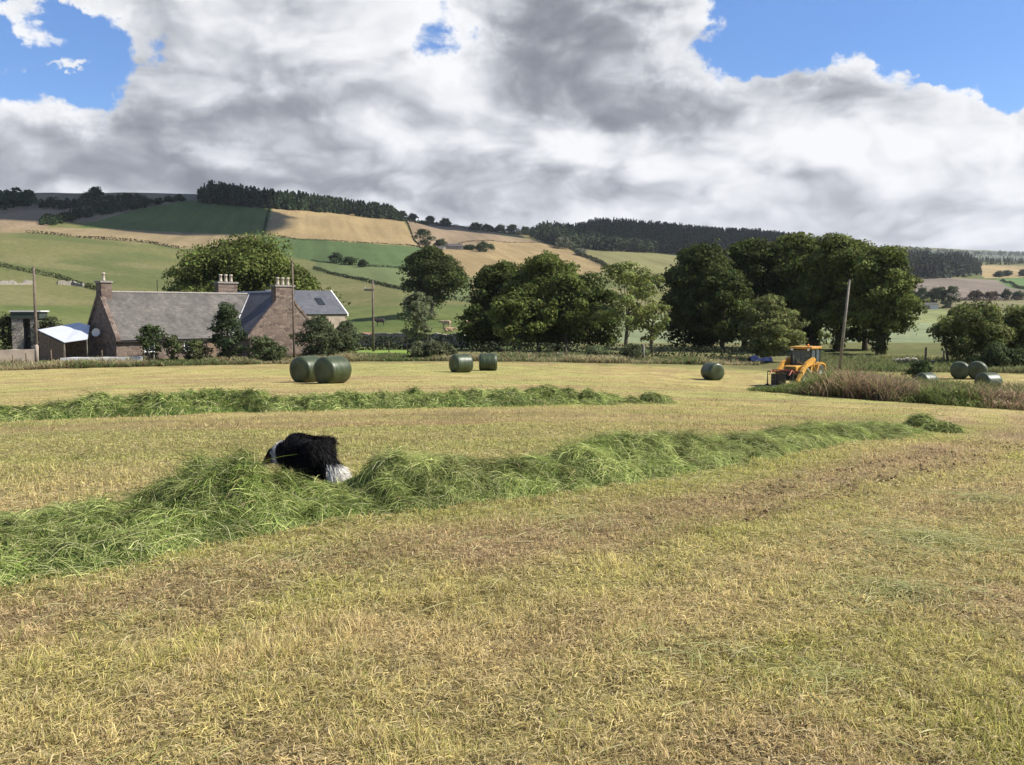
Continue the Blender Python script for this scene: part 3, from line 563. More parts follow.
def make_tree(name, loc, h, w, label, cat='tree', col=(.07, .10, .032), base=.12, leaf=.34, nl=46, dens=1.0, top=1.0, group=None, trunks=1, ivy=False, rz=0, flat=0, airy=0, tr=None):
    root = empty(name, loc, rz, label, cat, group); Rr = w / 2; zb = h * base; ch = h - zb; lobes = []; bm = bmesh.new(); bmi = None
    tr = tr or .028 * h
    for k in range(trunks):
        ox = (k - (trunks - 1) / 2) * w * .22; oy = random.uniform(-.4, .4); tp = [Vector((ox, oy, -.3)), Vector((ox + random.uniform(-.2, .2), oy, zb * .6 + .3)), Vector((ox * 1.1 + random.uniform(-.4, .4), oy + random.uniform(-.3, .3), h * .5)), Vector((ox * .9 + random.uniform(-.5, .5), oy, h * .86))]
        q = tr / (1 + .35 * (trunks - 1)); tube(bm, tp, [q * 1.35, q, q * .62, q * .12], 8)
    for i in range(nl):
        for _ in range(40):
            a = random.uniform(0, 2 * math.pi); u = random.random()**.8; e = .02 + .98 * u
            rad = Rr * (math.sin(math.pi * (e * .86 + .10))**.75) * (.92 if top == 1 else (1 - e * (1 - top) * .9)); k = math.sqrt(random.random()) * .98
            p = Vector((math.cos(a) * rad * k, math.sin(a) * rad * k, zb + ch * e * .93))
            if k > .45 or e > .75 or random.random() < .2: break
        lr = w * random.uniform(.085, .16) * (1.0 - .35 * airy); lr = max(lr, leaf * 1.1); p += Vector((random.uniform(-1, 1), random.uniform(-1, 1), random.uniform(-.6, .6))) * lr * .5
        n = int(dens * 34 * (lr / leaf)**2 * .85); n = max(12, min(n, 560)); lobes.append((p, (lr * random.uniform(.8, 1.4), lr * random.uniform(.8, 1.4), lr * random.uniform(.55, .95)), n, random.uniform(.62, 1.42)))
        if i % 4 == 0:
            s = tp[1].lerp(tp[3], min(.9, max(0, (p.z - zb) / ch * .7))); mid = s.lerp(p, .5) + Vector((0, 0, -.06 * h)); tube(bm, [s, mid, p], [tr * .42, tr * .26, tr * .07], 5)
    for i in range(int(nl * 1.1)):
        q = random.choice(lobes[:nl]); dv = Vector((random.gauss(0, 1), random.gauss(0, 1), random.gauss(.25, .8))).normalized(); s_ = leaf * random.uniform(1.0, 2.2)
        lobes.append((np.array(q[0]) + np.array([dv.x * q[1][0], dv.y * q[1][1], dv.z * q[1][2]]) * random.uniform(1.0, 1.35), (s_, s_, s_ * .7), random.randint(9, 22), random.uniform(.75, 1.45)))
    n_in = int(60 * nl * dens); d = unit(RNG.normal(size=(n_in, 3))) * RNG.random((n_in, 1))**.4     # loose sprays that roughen the outline
    if airy < .8: lobes.append((np.array([0, 0, zb + ch * .5]), (Rr * .74, Rr * .74, ch * .42), int(n_in * .5), .9))
    if ivy: 
        for k in range(9): lobes.append((np.array([random.uniform(-.2, .2), random.uniform(-.2, .2), .4 + k * h * .05]), (.9 + .05 * k, .9 + .05 * k, .7), int(150 * dens), .6))
    link_bm('trunk', bm, M_BARK, root, True); crown_mesh('crown', root, lobes, leaf, 0, col); return root
def T(px, r, toprow, wpx, label, name='broadleaf_tree', **k):
    g = G(px, r); return make_tree(name, g, hgt(px, r, toprow), wpx * r / F, label, **k)
DK, MID, LT = (.064, .084, .022), (.108, .132, .033), (.165, .19, .056)
random.seed(21)
T(246, 128, 243, 138, 'huge broad dark green tree spreading behind the slate roofed farmhouse', nl=120, col=MID, leaf=.42, base=.1, dens=1.1)
T(432, 190, 248, 70, 'dark round tree standing alone on the slope behind the grey willow', nl=60, col=DK, leaf=.5, base=.2)
T(417, 93, 291, 40, 'slim grey green willow at the lawn edge behind the centre bales', 'willow_tree', nl=46, col=(.14, .16, .085), leaf=.24, base=.25, trunks=3, airy=.5, tr=.10)
T(500, 110, 260, 74, 'dark tree at the left end of the dense central clump', nl=64, col=DK, base=.04)
T(548, 106, 250, 84, 'tall middle tree of the dense central clump with ragged top', nl=84, col=MID, base=.05, trunks=2)
T(520, 101, 287, 60, 'lower leafy tree at the front of the dense central clump', nl=50, col=MID, base=.05)
T(588, 104, 280, 76, 'dark rounded tree at the right end of the dense central clump', nl=60, col=DK, base=.05)
T(566, 102, 274, 60, 'leafy tree filling the front middle of the dense central clump', nl=50, col=MID, base=.03)
T(476, 104, 306, 40, 'small dark bushy tree behind the pair of centre bales', nl=34, col=DK, base=.05)
T(626, 96, 261, 84, 'light green airy tree with visible trunk right of the dense clump', nl=42, col=LT, leaf=.3, base=.22, airy=.9, dens=.8, tr=.2)
T(652, 100, 300, 44, 'small pale leafy tree under the left edge of the big dark tree', nl=28, col=LT, leaf=.3, base=.25, airy=.7, dens=.8)
T(700, 117, 247, 94, 'big dark tree at the left end of the tall tree line', nl=100, col=DK, leaf=.4, base=.04, dens=1.1)
T(745, 122, 241, 86, 'tall dark tree second from the left end of the tall tree line', nl=90, col=DK, leaf=.4, base=.06)
T(792, 122, 240, 88, 'tall tree in the middle of the tall tree line above the round bush', nl=92, col=MID, leaf=.4, base=.06)
T(838, 112, 236, 80, 'tallest tree of the line, ivy clad, beside the thick pole', nl=92, col=MID, leaf=.36, base=.18, ivy=True, tr=.45)
T(880, 106, 248, 66, 'leafy tree with ivy covered trunk at the right end of the tall line', nl=84, col=MID, leaf=.36, base=.18, ivy=True, tr=.42)
T(864, 116, 250, 56, 'dark tree filling the gap behind the two ivy clad trees', nl=60, col=DK, leaf=.38, base=.06)
T(722, 112, 262, 60, 'dark lower tree filling the left of the tall tree line', nl=60, col=DK, leaf=.38, base=.03)
T(812, 118, 262, 50, 'dark ivy covered tree just behind the tractor cab', nl=46, col=DK, leaf=.36, base=.2, ivy=True, tr=.4)
T(768, 88, 300, 58, 'round light olive bush like tree in front of the dark tree line', nl=60, col=(.165, .18, .06), leaf=.24, base=.12, dens=1.1)
T(968, 88, 308, 70, 'wide low spreading tree behind the pair of right hand bales', nl=66, col=(.13, .15, .045), leaf=.27, base=.16, trunks=3, tr=.2)
T(1024, 91, 307, 54, 'spreading tree cut by the right edge of the frame', nl=50, col=(.135, .155, .046), leaf=.27, base=.22, trunks=2, tr=.2)
T(228, 80, 303, 38, 'dark narrow conifer like shrub against the farmhouse slate roof', 'garden_tree', nl=44, col=(.055, .078, .035), leaf=.2, base=.04, top=.35, dens=1.1)
T(150, 80, 324, 26, 'small dark leafy shrub in front of the slate roof near the dish gable', 'shrub', nl=26, col=(.06, .085, .03), leaf=.2, base=.05, cat='shrub')
T(172, 80, 333, 20, 'low shrub under the eaves, right of the small dark leafy shrub', 'shrub', nl=18, col=(.085, .10, .04), leaf=.2, base=.02, cat='shrub')
T(318, 82, 319, 52, 'bushy dark shrub right of the thin pole beside the stone gable', 'shrub', nl=36, col=(.07, .085, .04), leaf=.2, base=.02, cat='shrub')
T(346, 84, 321, 34, 'loose upright shrub in front of the blue slate outbuilding wall', 'shrub', nl=26, col=(.095, .115, .055), leaf=.2, base=.04, cat='shrub', airy=.5)
T(432, 80, 343, 50, 'low rounded bush on the field edge below the willow', 'shrub', nl=26, col=(.10, .11, .055), leaf=.2, base=0, cat='shrub')
T(920, 62, 362, 24, 'small dark green bush among the tall red brown weeds', 'shrub', nl=22, col=(.06, .09, .03), leaf=.16, base=0, cat='shrub')
T(1000, 82, 346, 48, 'low dark bush behind the right hand bales by the frame edge', 'shrub', nl=26, col=(.07, .095, .035), leaf=.2, base=0, cat='shrub')
T(334, 83, 332, 40, 'lower dark shrub between the bushy one and the loose upright one', 'shrub', nl=26, col=(.07, .085, .035), leaf=.2, base=0, cat='shrub')
T(196, 80, 340, 30, 'low olive bramble in front of the farmhouse front wall', 'shrub', nl=18, col=(.10, .115, .045), leaf=.2, base=0, cat='shrub')
T(262, 79, 340, 46, 'sprawling bramble below the stone gable of the farmhouse wing', 'shrub', nl=28, col=(.085, .105, .045), leaf=.2, base=0, cat='shrub')
T(12, 96, 316, 36, 'dark bush left of the flat roofed hut at the frame edge', 'shrub', nl=22, col=(.075, .085, .04), leaf=.25, base=0, cat='shrub')
T(50, 94, 314, 40, 'dark bush behind the white metal roof shed and its pole', 'shrub', nl=26, col=(.065, .08, .035), leaf=.25, base=0, cat='shrub')
for px, top, wd, lb in ((635, 345, 30, 'pale leafy bush at the foot of the airy light green tree'), (598, 348, 34, 'grey green bush on the field edge under the dense clump'), (808, 346, 26, 'bright green bush on the field edge behind the tractor')):
    T(px, 84, top, wd, lb, 'shrub', nl=18, col=(.12, .145, .065), leaf=.2, base=0, cat='shrub')
# small hill trees: (px, base row, top row, width px, label)
HT = [(101, 198, 188, 13, 'lone wind shaped tree breaking the skyline on the left hill'), (94, 199, 193, 9, 'small bush leaning against the lone skyline tree on the left hill'), (131, 199, 195, 8, 'tiny bush on the left skyline right of the lone tree'),
      (150, 206, 198, 12, 'leftmost of the four dark hedge trees at the top of the dark green field'), (163, 205, 199, 9, 'second of the four dark hedge trees at the top of the dark green field'), (174, 202, 197, 9, 'third of the four dark hedge trees at the top of the dark green field'), (184, 201, 196, 10, 'rightmost of the four dark hedge trees at the top of the dark green field'),
      (393, 219, 205, 9, 'round tree at the right tip of the hilltop conifer wood'), (404, 220, 211, 9, 'first small tree past the hilltop wood on the skyline hedge'), (414, 221, 214, 9, 'second small tree past the hilltop wood on the skyline hedge'), (431, 224, 216, 9, 'small skyline tree directly above the round hill farm tree'), (446, 226, 219, 11, 'small skyline tree above the hill farm roof'),
      (476, 229, 224, 12, 'low dark skyline tree left of the notch before the big forest'), (488, 230, 225, 10, 'dark skyline tree in the middle of the row before the big forest'), (500, 231, 225, 10, 'spiky dark skyline tree in the row before the big forest'), (512, 232, 225, 10, 'taller spiky skyline tree near the big forest'), (525, 234, 227, 10, 'rounded skyline tree touching the big forest'),
      (425, 248, 229, 17, 'large round dark tree beside the grey hill farm'), (441, 248, 240, 12, 'small tree between the hill farm and its large round tree'), (485, 252, 243, 16, 'dark bushy tree at the right end of the hill farm'), (470, 250, 245, 12, 'low dark bush against the hill farm wall'),
      (338, 263, 253, 12, 'largest of three round bushes on the green mid hill hedge'), (352, 265, 257, 12, 'middle of three round bushes on the green mid hill hedge'), (364, 267, 260, 9, 'smallest of three round bushes on the green mid hill hedge'),
      (562, 249, 237, 17, 'grey green round tree at the corner of the gold stubble and the forest'), (580, 256, 249, 12, 'small round hedge tree below the grey green corner tree'),
      (922, 306, 288, 16, 'leftmost dark tree of the clump above the low white shed'), (935, 308, 287, 16, 'dark tree in the middle of the clump above the low white shed'), (949, 308, 286, 17, 'rightmost dark tree of the clump above the low white shed'), (910, 305, 290, 14, 'dark tree half hidden behind the ivy clad tree at the right'),
      (974, 300, 291, 12, 'reddish bush on the far hedge left of its neighbours'), (990, 300, 292, 13, 'second reddish bush on the far hedge at the right'), (1004, 300, 290, 9, 'taller dark bush in the far hedge at the right'), (1016, 300, 292, 10, 'dark bush in the far hedge cut near the right edge'),
      (1003, 276, 271, 8, 'small tree below the far gold field at the right'), (996, 277, 272, 7, 'tiny tree left of another below the far gold field'), (1020, 276, 270, 8, 'small tree below the far gold field at the frame edge')]
for px, b, tp, wd, lb in HT:
    r = r_at(px, b, 150); g = G(px, r); h = hgt(px, r, tp); col = (.10, .07, .04) if 'reddish' in lb else (.14, .155, .10) if 'grey green' in lb else (.05, .072, .028)
    make_tree('hill_tree' if wd * r / F > 4 else 'hill_bush', g, max(h, 2), wd * 1.25 * r / F, lb, 'tree' if wd * r / F > 4 else 'bush', col=col, base=.0, leaf=max(.55, r * .0011), nl=26, dens=.9, airy=.3)
# woods
def wood(name, pxs, rows, depth, h, spacing, col, quads, conif=True, taper=20):
    C0, N0, S0, K0 = [], [], [], []; px0, px1 = pxs[0], pxs[-1]; pp = px0
    grid = np.arange(px0, px1 + 1, 6.0); rf = np.array([r_at(q, float(np.interp(q, pxs, rows)), 250) for q in grid])
    area = float(np.mean(rf)) * (px1 - px0) / F * depth; n = int(area / spacing**2)
    px = RNG.uniform(px0, px1, n); r = np.interp(px, grid, rf) + RNG.random(n)**1.15 * depth; az = np.arctan((px - 512) / F); x = r * np.sin(az); y = r * np.cos(az); z = terrain(x, y)
    hh = h * RNG.uniform(.75, 1.15, n) * np.clip(.45 + np.minimum(px - px0, px1 - px) / taper, 0, 1); tint = RNG.uniform(.7, 1.3, n)
    for k in range(quads):
        e = RNG.random(n)**.7; a = RNG.uniform(0, 6.3, n); rad = (hh * .2 * (1.05 - e) if conif else hh * .42 * np.sqrt(np.clip(1 - (e - .45)**2 / .32, .02, 1))) * RNG.uniform(.6, 1.1, n)
        C0.append(np.stack([x + np.cos(a) * rad, y + np.sin(a) * rad, z + hh * e], -1)); N0.append(np.stack([np.cos(a), np.sin(a), .5 + 0 * a], -1) + RNG.normal(0, .35, (n, 3)))
        S0.append(np.maximum(hh * (.30 - .17 * e if conif else .24), .9) * RNG.uniform(.7, 1.3, n)); K0.append(np.asarray(col) * (tint * RNG.uniform(.75, 1.25, n))[:, None])
    v, f = leaf_quads(np.concatenate(C0), np.concatenate(N0), np.concatenate(S0), .8)
    return tag(np_mesh(name, v, f, np.repeat(np.concatenate(K0), 4, 0), False, M_LEAF), kind='stuff')
PINE = (.034, .054, .022)
wood('conifer_wood', [202, 275, 340, 404], [204, 209, 214, 222], 110, 11.5, 4.2, PINE, 44, True, 26)
wood('broadleaf_wood', [-60, 0, 42], [213, 211, 206], 45, 8, 5, PINE, 40, False, 14)
wood('conifer_wood', [530, 560, 600, 700, 775, 900], [238, 247, 251, 254, 262, 268], 480, 13, 6, (.036, .056, .026), 30, True, 24)
wood('broadleaf_wood', [532, 560, 620, 700, 775], [239, 248, 252, 255, 263], 40, 11, 5, (.035, .05, .024), 40, False, 16)
wood('conifer_wood', [880, 930, 978], [279, 279, 276], 420, 17, 8, (.034, .046, .026), 34, True, 30)
wood('conifer_wood', [960, 1000, 1080], [265, 265, 264], 140, 9, 12, (.04, .052, .03), 24, True, 30)
wood('far_wood', [880, 940, 1080], [254, 256, 258], 500, 11, 30, (.06, .072, .05), 14, False, 30)
wood('thicket', [46, 70, 96, 130, 150], [227, 224, 217, 212, 208], 20, 4.2, 3, PINE, 36, False, 8)
wood('thicket', [468, 500, 536], [230.5, 233, 236.5], 12, 4.5, 3, PINE, 34, False, 8)
wood('thicket', [400, 430, 452], [221.5, 225, 228], 10, 3.4, 3, PINE, 34, False, 8)
wood('gorse_scrub', [44, 90, 150], [210, 210, 209], 45, 4, 4, (.035, .045, .022), 30, False, 8)
# hedges and dykes along field edges
def hedge(name, pts, h, w, label, col=(.06, .075, .03), leaf=None, cat='hedge', lo=120, gaps=.0, wallm=None):
    P = [GP(a, b, lo) for a, b in pts]; C0, N0 = [], []; cum = 0; leaf = leaf or max(.35, P[0].length * .0013)
    for A, B in zip(P, P[1:]):
        L = (B - A).length; n = int(L * h / (leaf * leaf) * 3.4); t = RNG.random(n); x = A.x + (B.x - A.x) * t; y = A.y + (B.y - A.y) * t; k = fbm(x * .08, y * .08, 171, 3)
        keep = RNG.random(n) > gaps * (k < .5); x, y, k = x[keep], y[keep], k[keep]; n = len(x)
        d = unit(RNG.normal(size=(n, 3))); d[:, 2] = np.abs(d[:, 2]); x2 = x + d[:, 0] * w; y2 = y + d[:, 1] * w; C0.append(np.stack([x2, y2, terrain(x2, y2) + d[:, 2] * h * (.5 + k)], -1)); N0.append(d + RNG.normal(0, .5, (n, 3)))
    c = np.concatenate(C0); v, f = leaf_quads(c, np.concatenate(N0), leaf * RNG.uniform(.6, 1.4, len(c)), .8)
    return tag(np_mesh(name, v, f, np.repeat(np.asarray(col) * RNG.uniform(.65, 1.35, (len(c), 1)), 4, 0), False, M_LEAF), label, cat)
hedge('hedge', [(30, 233), (60, 235), (110, 240), (150, 243), (182, 249)], 1.2, .6, 'thin dark hedge along the top of the left pasture', (.045, .05, .025))
hedge('hedge', [(-20, 262), (20, 270), (60, 278), (85, 286), (100, 291)], 1.5, .8, 'rough dark hedge running down the pasture to the dish gable chimney')
hedge('hedge', [(315, 269), (360, 280), (405, 291), (470, 303), (520, 312)], 1.2, .7, 'lower dark hedge crossing the pasture behind the dark round tree', (.05, .06, .028))
hedge('hedge', [(313, 261), (360, 266), (410, 270), (470, 279)], .8, .5, 'thin hedge under the green mid hill field with the three round bushes', (.05, .06, .028))
hedge('hedge', [(266, 234), (300, 240), (360, 243), (420, 247), (445, 262)], .7, .5, 'thin dark edge hedge below the bright gold stubble field', (.06, .07, .03))
hedge('hedge', [(273, 208), (266, 234), (262, 249)], .8, .6, 'hedge between dark green field and bright gold stubble field', (.05, .06, .028))
hedge('hedge', [(403, 218), (411, 230), (420, 246)], .9, .6, 'short hedge between gold stubble and mauve brown field', (.06, .06, .03))
hedge('hedge', [(400, 220), (430, 224), (470, 229), (530, 235)], 2.6, 1.2, 'skyline hedge joining the hilltop wood to the big forest', (.05, .06, .028), lo=250)
hedge('hedge', [(560, 245), (575, 252), (592, 261), (612, 271)], 2.6, 1.3, 'thick hedge dividing gold stubble from olive field under the forest', (.06, .07, .035), lo=200)
hedge('hedge', [(455, 245), (500, 242), (560, 245)], .7, .5, 'faint hedge between the mauve brown field and lower gold stubble', (.16, .13, .07), lo=200)
hedge('hedge', [(955, 300), (985, 301), (1030, 300)], 2.2, 1.2, 'far reddish brown hedge under the mauve field at the right', (.09, .065, .04), lo=200)
hedge('hedge', [(998, 281), (1014, 288), (1030, 292)], 2, 1, 'far hedge below the small bright green field at the frame edge', (.06, .07, .035), lo=300)
hedge('hedge', [(345, 350), (380, 350), (420, 349), (465, 349), (500, 350)], 2.3, 1.2, 'dark hedge behind the little lawn and the willow', (.035, .045, .02), leaf=.3, lo=96)
hedge('hedge', [(470, 356), (540, 357), (620, 357), (680, 357)], 1.3, 1.0, 'dark undergrowth hedge along the field edge under the dense clump', (.045, .055, .028), leaf=.26, lo=84)
hedge('hedge', [(680, 357), (740, 357), (790, 356)], 1.0, .7, 'dark undergrowth hedge under the tall tree line', (.05, .06, .03), leaf=.26, lo=88)
# ------------------------------------------------------------------ walls, posts and poles
def stone_wall(pts, h, w, label, mat, name='stone_wall', rough=(.86, 1.1)):
    bm = bmesh.new(); P = [Vector(p) for p in pts]
    for A, B in zip(P, P[1:]):
        d = (B - A); d.z = 0; L = d.length; n = max(2, int(L / .8)); s = Vector((-d.y, d.x, 0)).normalized() * w / 2; rows = []
        for i in range(n + 1):
            q = A.lerp(B, i / n); q.z = tz(q.x, q.y); hh = h * random.uniform(*rough)
            rows.append([bm.verts.new(q - s + Vector((0, 0, -.3))), bm.verts.new(q - s * .75 + Vector((0, 0, hh))), bm.verts.new(q + s * .75 + Vector((0, 0, hh * random.uniform(.95, 1.05)))), bm.verts.new(q + s + Vector((0, 0, -.3)))])
        for a, b in zip(rows, rows[1:]):
            for k in range(3): bm.faces.new((a[k], b[k], b[k + 1], a[k + 1]))
        bm.faces.new(rows[0]); bm.faces.new(rows[-1][::-1])
    return tag(link_bm(name, bm, mat), label, 'wall')
stone_wall([G(350, 128), G(375, 126), G(425, 122), G(470, 120)], 1.9, .6, 'pale dry stone wall on the pasture edge behind the dark hedge', M_DYKE)
stone_wall([GP(-20, 284.5), GP(0, 285), GP(20, 285), GP(34, 284.5)], 1.1, 1.2, 'broken grey stone dyke at the left edge of the pasture', M_DYKE, rough=(.2, 1.3))
stone_wall([GP(60, 284.5), GP(74, 285.5), GP(86, 287)], 1.1, 1.2, 'short pale stone dyke in the pasture near the dish gable chimney', M_DYKE, rough=(.2, 1.3))
stone_wall([G(-30, 84.5), G(37, 84.5)], 1.2, .35, 'tan rendered yard wall at the left edge of the farmyard', M_RENDER, 'yard_wall', (.985, 1.01))
stone_wall([G(60, 80.5), G(100, 80), G(142, 79.5)], .62, .3, 'low whitewashed wall below the dish gable', M_WHITEWALL, 'garden_wall', (.97, 1.02))
stone_wall([G(88, 112), G(50, 114)], 2.6, .4, 'red tiled wall top peeping out behind the white metal roof shed', M_TILE, 'yard_wall')
def pole(px, r, top, rad, label, mat=None, lean=(0, 0), arm=None, steps=False):
    g = G(px, r); h = hgt(px, r, top); root = empty('utility_pole', g, 0, label, 'pole'); bm = bmesh.new()
    tube(bm, [(0, 0, -.4), (lean[0] * .5, lean[1] * .5, h * .5), (lean[0], lean[1], h)], [rad * 1.15, rad, rad * .8], 10); link_bm('shaft', bm, mat or M_POLE, root, True)
    bm = bmesh.new(); tube(bm, [(lean[0], lean[1], h - .02), (lean[0], lean[1], h + .12)], [rad * .95, rad * .5], 8); link_bm('cap', bm, mat or M_POLE, root)
    if arm:
        bm = bmesh.new(); box(bm, arm[0], arm[1], -.08, .08, h * arm[2], h * arm[2] + .22); link_bm('cross_arm', bm, M_PALEPOLE, root)
        bm = bmesh.new(); q = arm[0] + .1; tube(bm, [(q, 0, h * arm[2] + .22), (q, 0, h * arm[2] + .45)], [.06, .04], 8)
        link_bm('insulator', bm, M_WHITE, root)
    return root
pole(36.5, 86, 268, .12, 'dark wooden pole standing beside the flat roofed hut', lean=(.05, 0))
pole(294, 79.5, 262, .085, 'thin dark pole in front of the stone gable chimney')
pole(373.5, 100, 281, .12, 'wooden pole with a short cross arm left of the willow', arm=(-.95, .15, .86))
pole(839.5, 74, 281, .11, 'thick pale leaning pole right of the tractor', M_PALEPOLE, lean=(.62, 0))
def post(px, r, h, label, group=None, mat=None, rad=.06):
    g = G(px, r); bm = bmesh.new(); tube(bm, [(0, 0, -.2), (random.uniform(-.05, .05), 0, h * .96), (random.uniform(-.05, .05), 0, h)], [rad, rad * .95, rad * .6], 8)
    o = link_bm('fence_post', bm, mat or M_WOOD, None, True); o.location = g; return tag(o, label, 'fence post', group)
post(389, 92, 1.5, 'dark single post on the small lawn left of the willow'); post(566, 82, 1.2, 'short post on the field edge under the dense clump')
post(643, 83, 1.5, 'thick pale post at the field edge right of the airy tree', mat=M_PALEPOLE, rad=.14); post(926, 88, 1.6, 'stumpy dark post amid rubble left of the spreading tree', rad=.1); post(944, 86, 1.4, 'plain dark post just left of the spreading tree', rad=.08)
post(26, 78.5, 1.15, 'post in front of the tan yard wall, left of the pale gate pillar'); post(12, 78.5, 1.05, 'post in front of the tan yard wall nearest the frame edge'); post(102, 77, 1.3, 'thin post in front of the low whitewashed wall', rad=.04); post(154, 77.5, .9, 'pale short post below the small dark leafy shrub', mat=M_PALEPOLE)
post(36, 83, 1.6, 'pale pillar at the right end of the tan yard wall', mat=M_RENDER, rad=.17); post(51, 79, 1.35, 'reddish post in front of the white metal roof shed')
def rock(px, r, s, label):
    g = G(px, r); bm = bmesh.new(); bmesh.ops.create_icosphere(bm, subdivisions=3, radius=1)
    for v in bm.verts:
        k = 1 + .35 * (float(vnoise(v.co.x * 2 + px, v.co.y * 2 + v.co.z * 1.7, 5)) - .5) * 2; v.co = Vector((v.co.x * s * 1.5 * k, v.co.y * s * k, v.co.z * s * .6 * k))
    o = link_bm('rock', bm, M_DYKE, None, True); o.location = g + Vector((0, 0, s * .2)); return tag(o, label, 'rock')
for q in ((898, 90, .5, 'low grey rock under the right end of the tall tree line'), (908, 91, .6, 'larger grey rock between ivy clad trunk and dark posts'), (917, 90, .42, 'small rock left of the stumpy dark post'), (934, 90, .5, 'rock between the two dark posts'), (560, 86, .6, 'pale fallen stone among the undergrowth of the dense clump'), (549, 86, .5, 'brown fallen stone left of the pale one under the dense clump')): rock(*q)
# ------------------------------------------------------------------ bales
def bale(px, r, ang, label, group='wrapped round bales in the field', dz=0, s=1.0):
    # lying cylinder: axis along local x
    bm = bmesh.new(); n = 40; R0, L = .62 * s, 1.22 * s; prof = [(-L / 2, 0), (-L / 2 - .02, R0 * .35), (-L / 2 - .015, R0 * .75), (-L / 2 + .03, R0 * .95), (-L / 2 + .13, R0)]
    xs = prof + [(-L / 4, R0 * 1.012), (0, R0 * 1.015), (L / 4, R0 * 1.012)] + [(-a, b) for a, b in prof[::-1]]; rings = []
    for a, b in xs:
        if b == 0: rings.append([bm.verts.new((a, 0, 0))]); continue
        ring = []
        for k in range(n):
            t = 2 * math.pi * k / n; q = b * (1 + .018 * math.sin(3 * t + px) + .012 * random.uniform(-1, 1)); z = math.sin(t) * q
            if z < -R0 * .93: z = -R0 * .93 + (z + R0 * .93) * .2
            ring.append(bm.verts.new((a + random.uniform(-.008, .008), math.cos(t) * q, z)))
        rings.append(ring)
    for A, B in zip(rings, rings[1:]):
        for k in range(n):
            if len(A) == 1: bm.faces.new((A[0], B[(k + 1) % n], B[k]))
            elif len(B) == 1: bm.faces.new((A[k], A[(k + 1) % n], B[0]))
            else: bm.faces.new((A[k], A[(k + 1) % n], B[(k + 1) % n], B[k]))
    o = link_bm('round_bale', bm, M_WRAP, None, True); g = G(px, r); o.location = g + Vector((0, 0, R0 * .93 + dz)); o.rotation_euler = (0, 0, ang); return tag(o, label, 'hay bale', group)
def B_(px, row, ang, label, **k): return bale(px, r_at(px, row, 15, 90), ang, label, **k)
B_(307.5, 382, R(60), 'wrapped bale with a dark end, left one of the touching pair nearest the farmhouse', s=1.08)
B_(332, 383.5, R(58), 'wrapped bale with pale sunlit side, right one of the touching pair nearest the farmhouse', s=1.08)
B_(461, 372.5, R(35), 'dull green bale seen from its side, left of the two below the willow')
B_(488, 370.5, R(4), 'boxy looking pale green bale, right of the two below the willow')
B_(713, 380, R(110), 'dark bale standing alone on open stubble left of the tractor')
bale(961, 69, R(62), 'dark ended bale, left of the touching pair under the spreading tree')
bale(978.5, 69, R(60), 'bale with bright sunlit rim, right of the touching pair under the spreading tree')
bale(927, 60, R(30), 'pale topped bale mostly hidden by weeds beside the small dark bush', s=.9, dz=-.1); bale(990, 59, R(20), 'pale topped bale sunk in weeds in front of the touching pair', s=.9, dz=-.12)
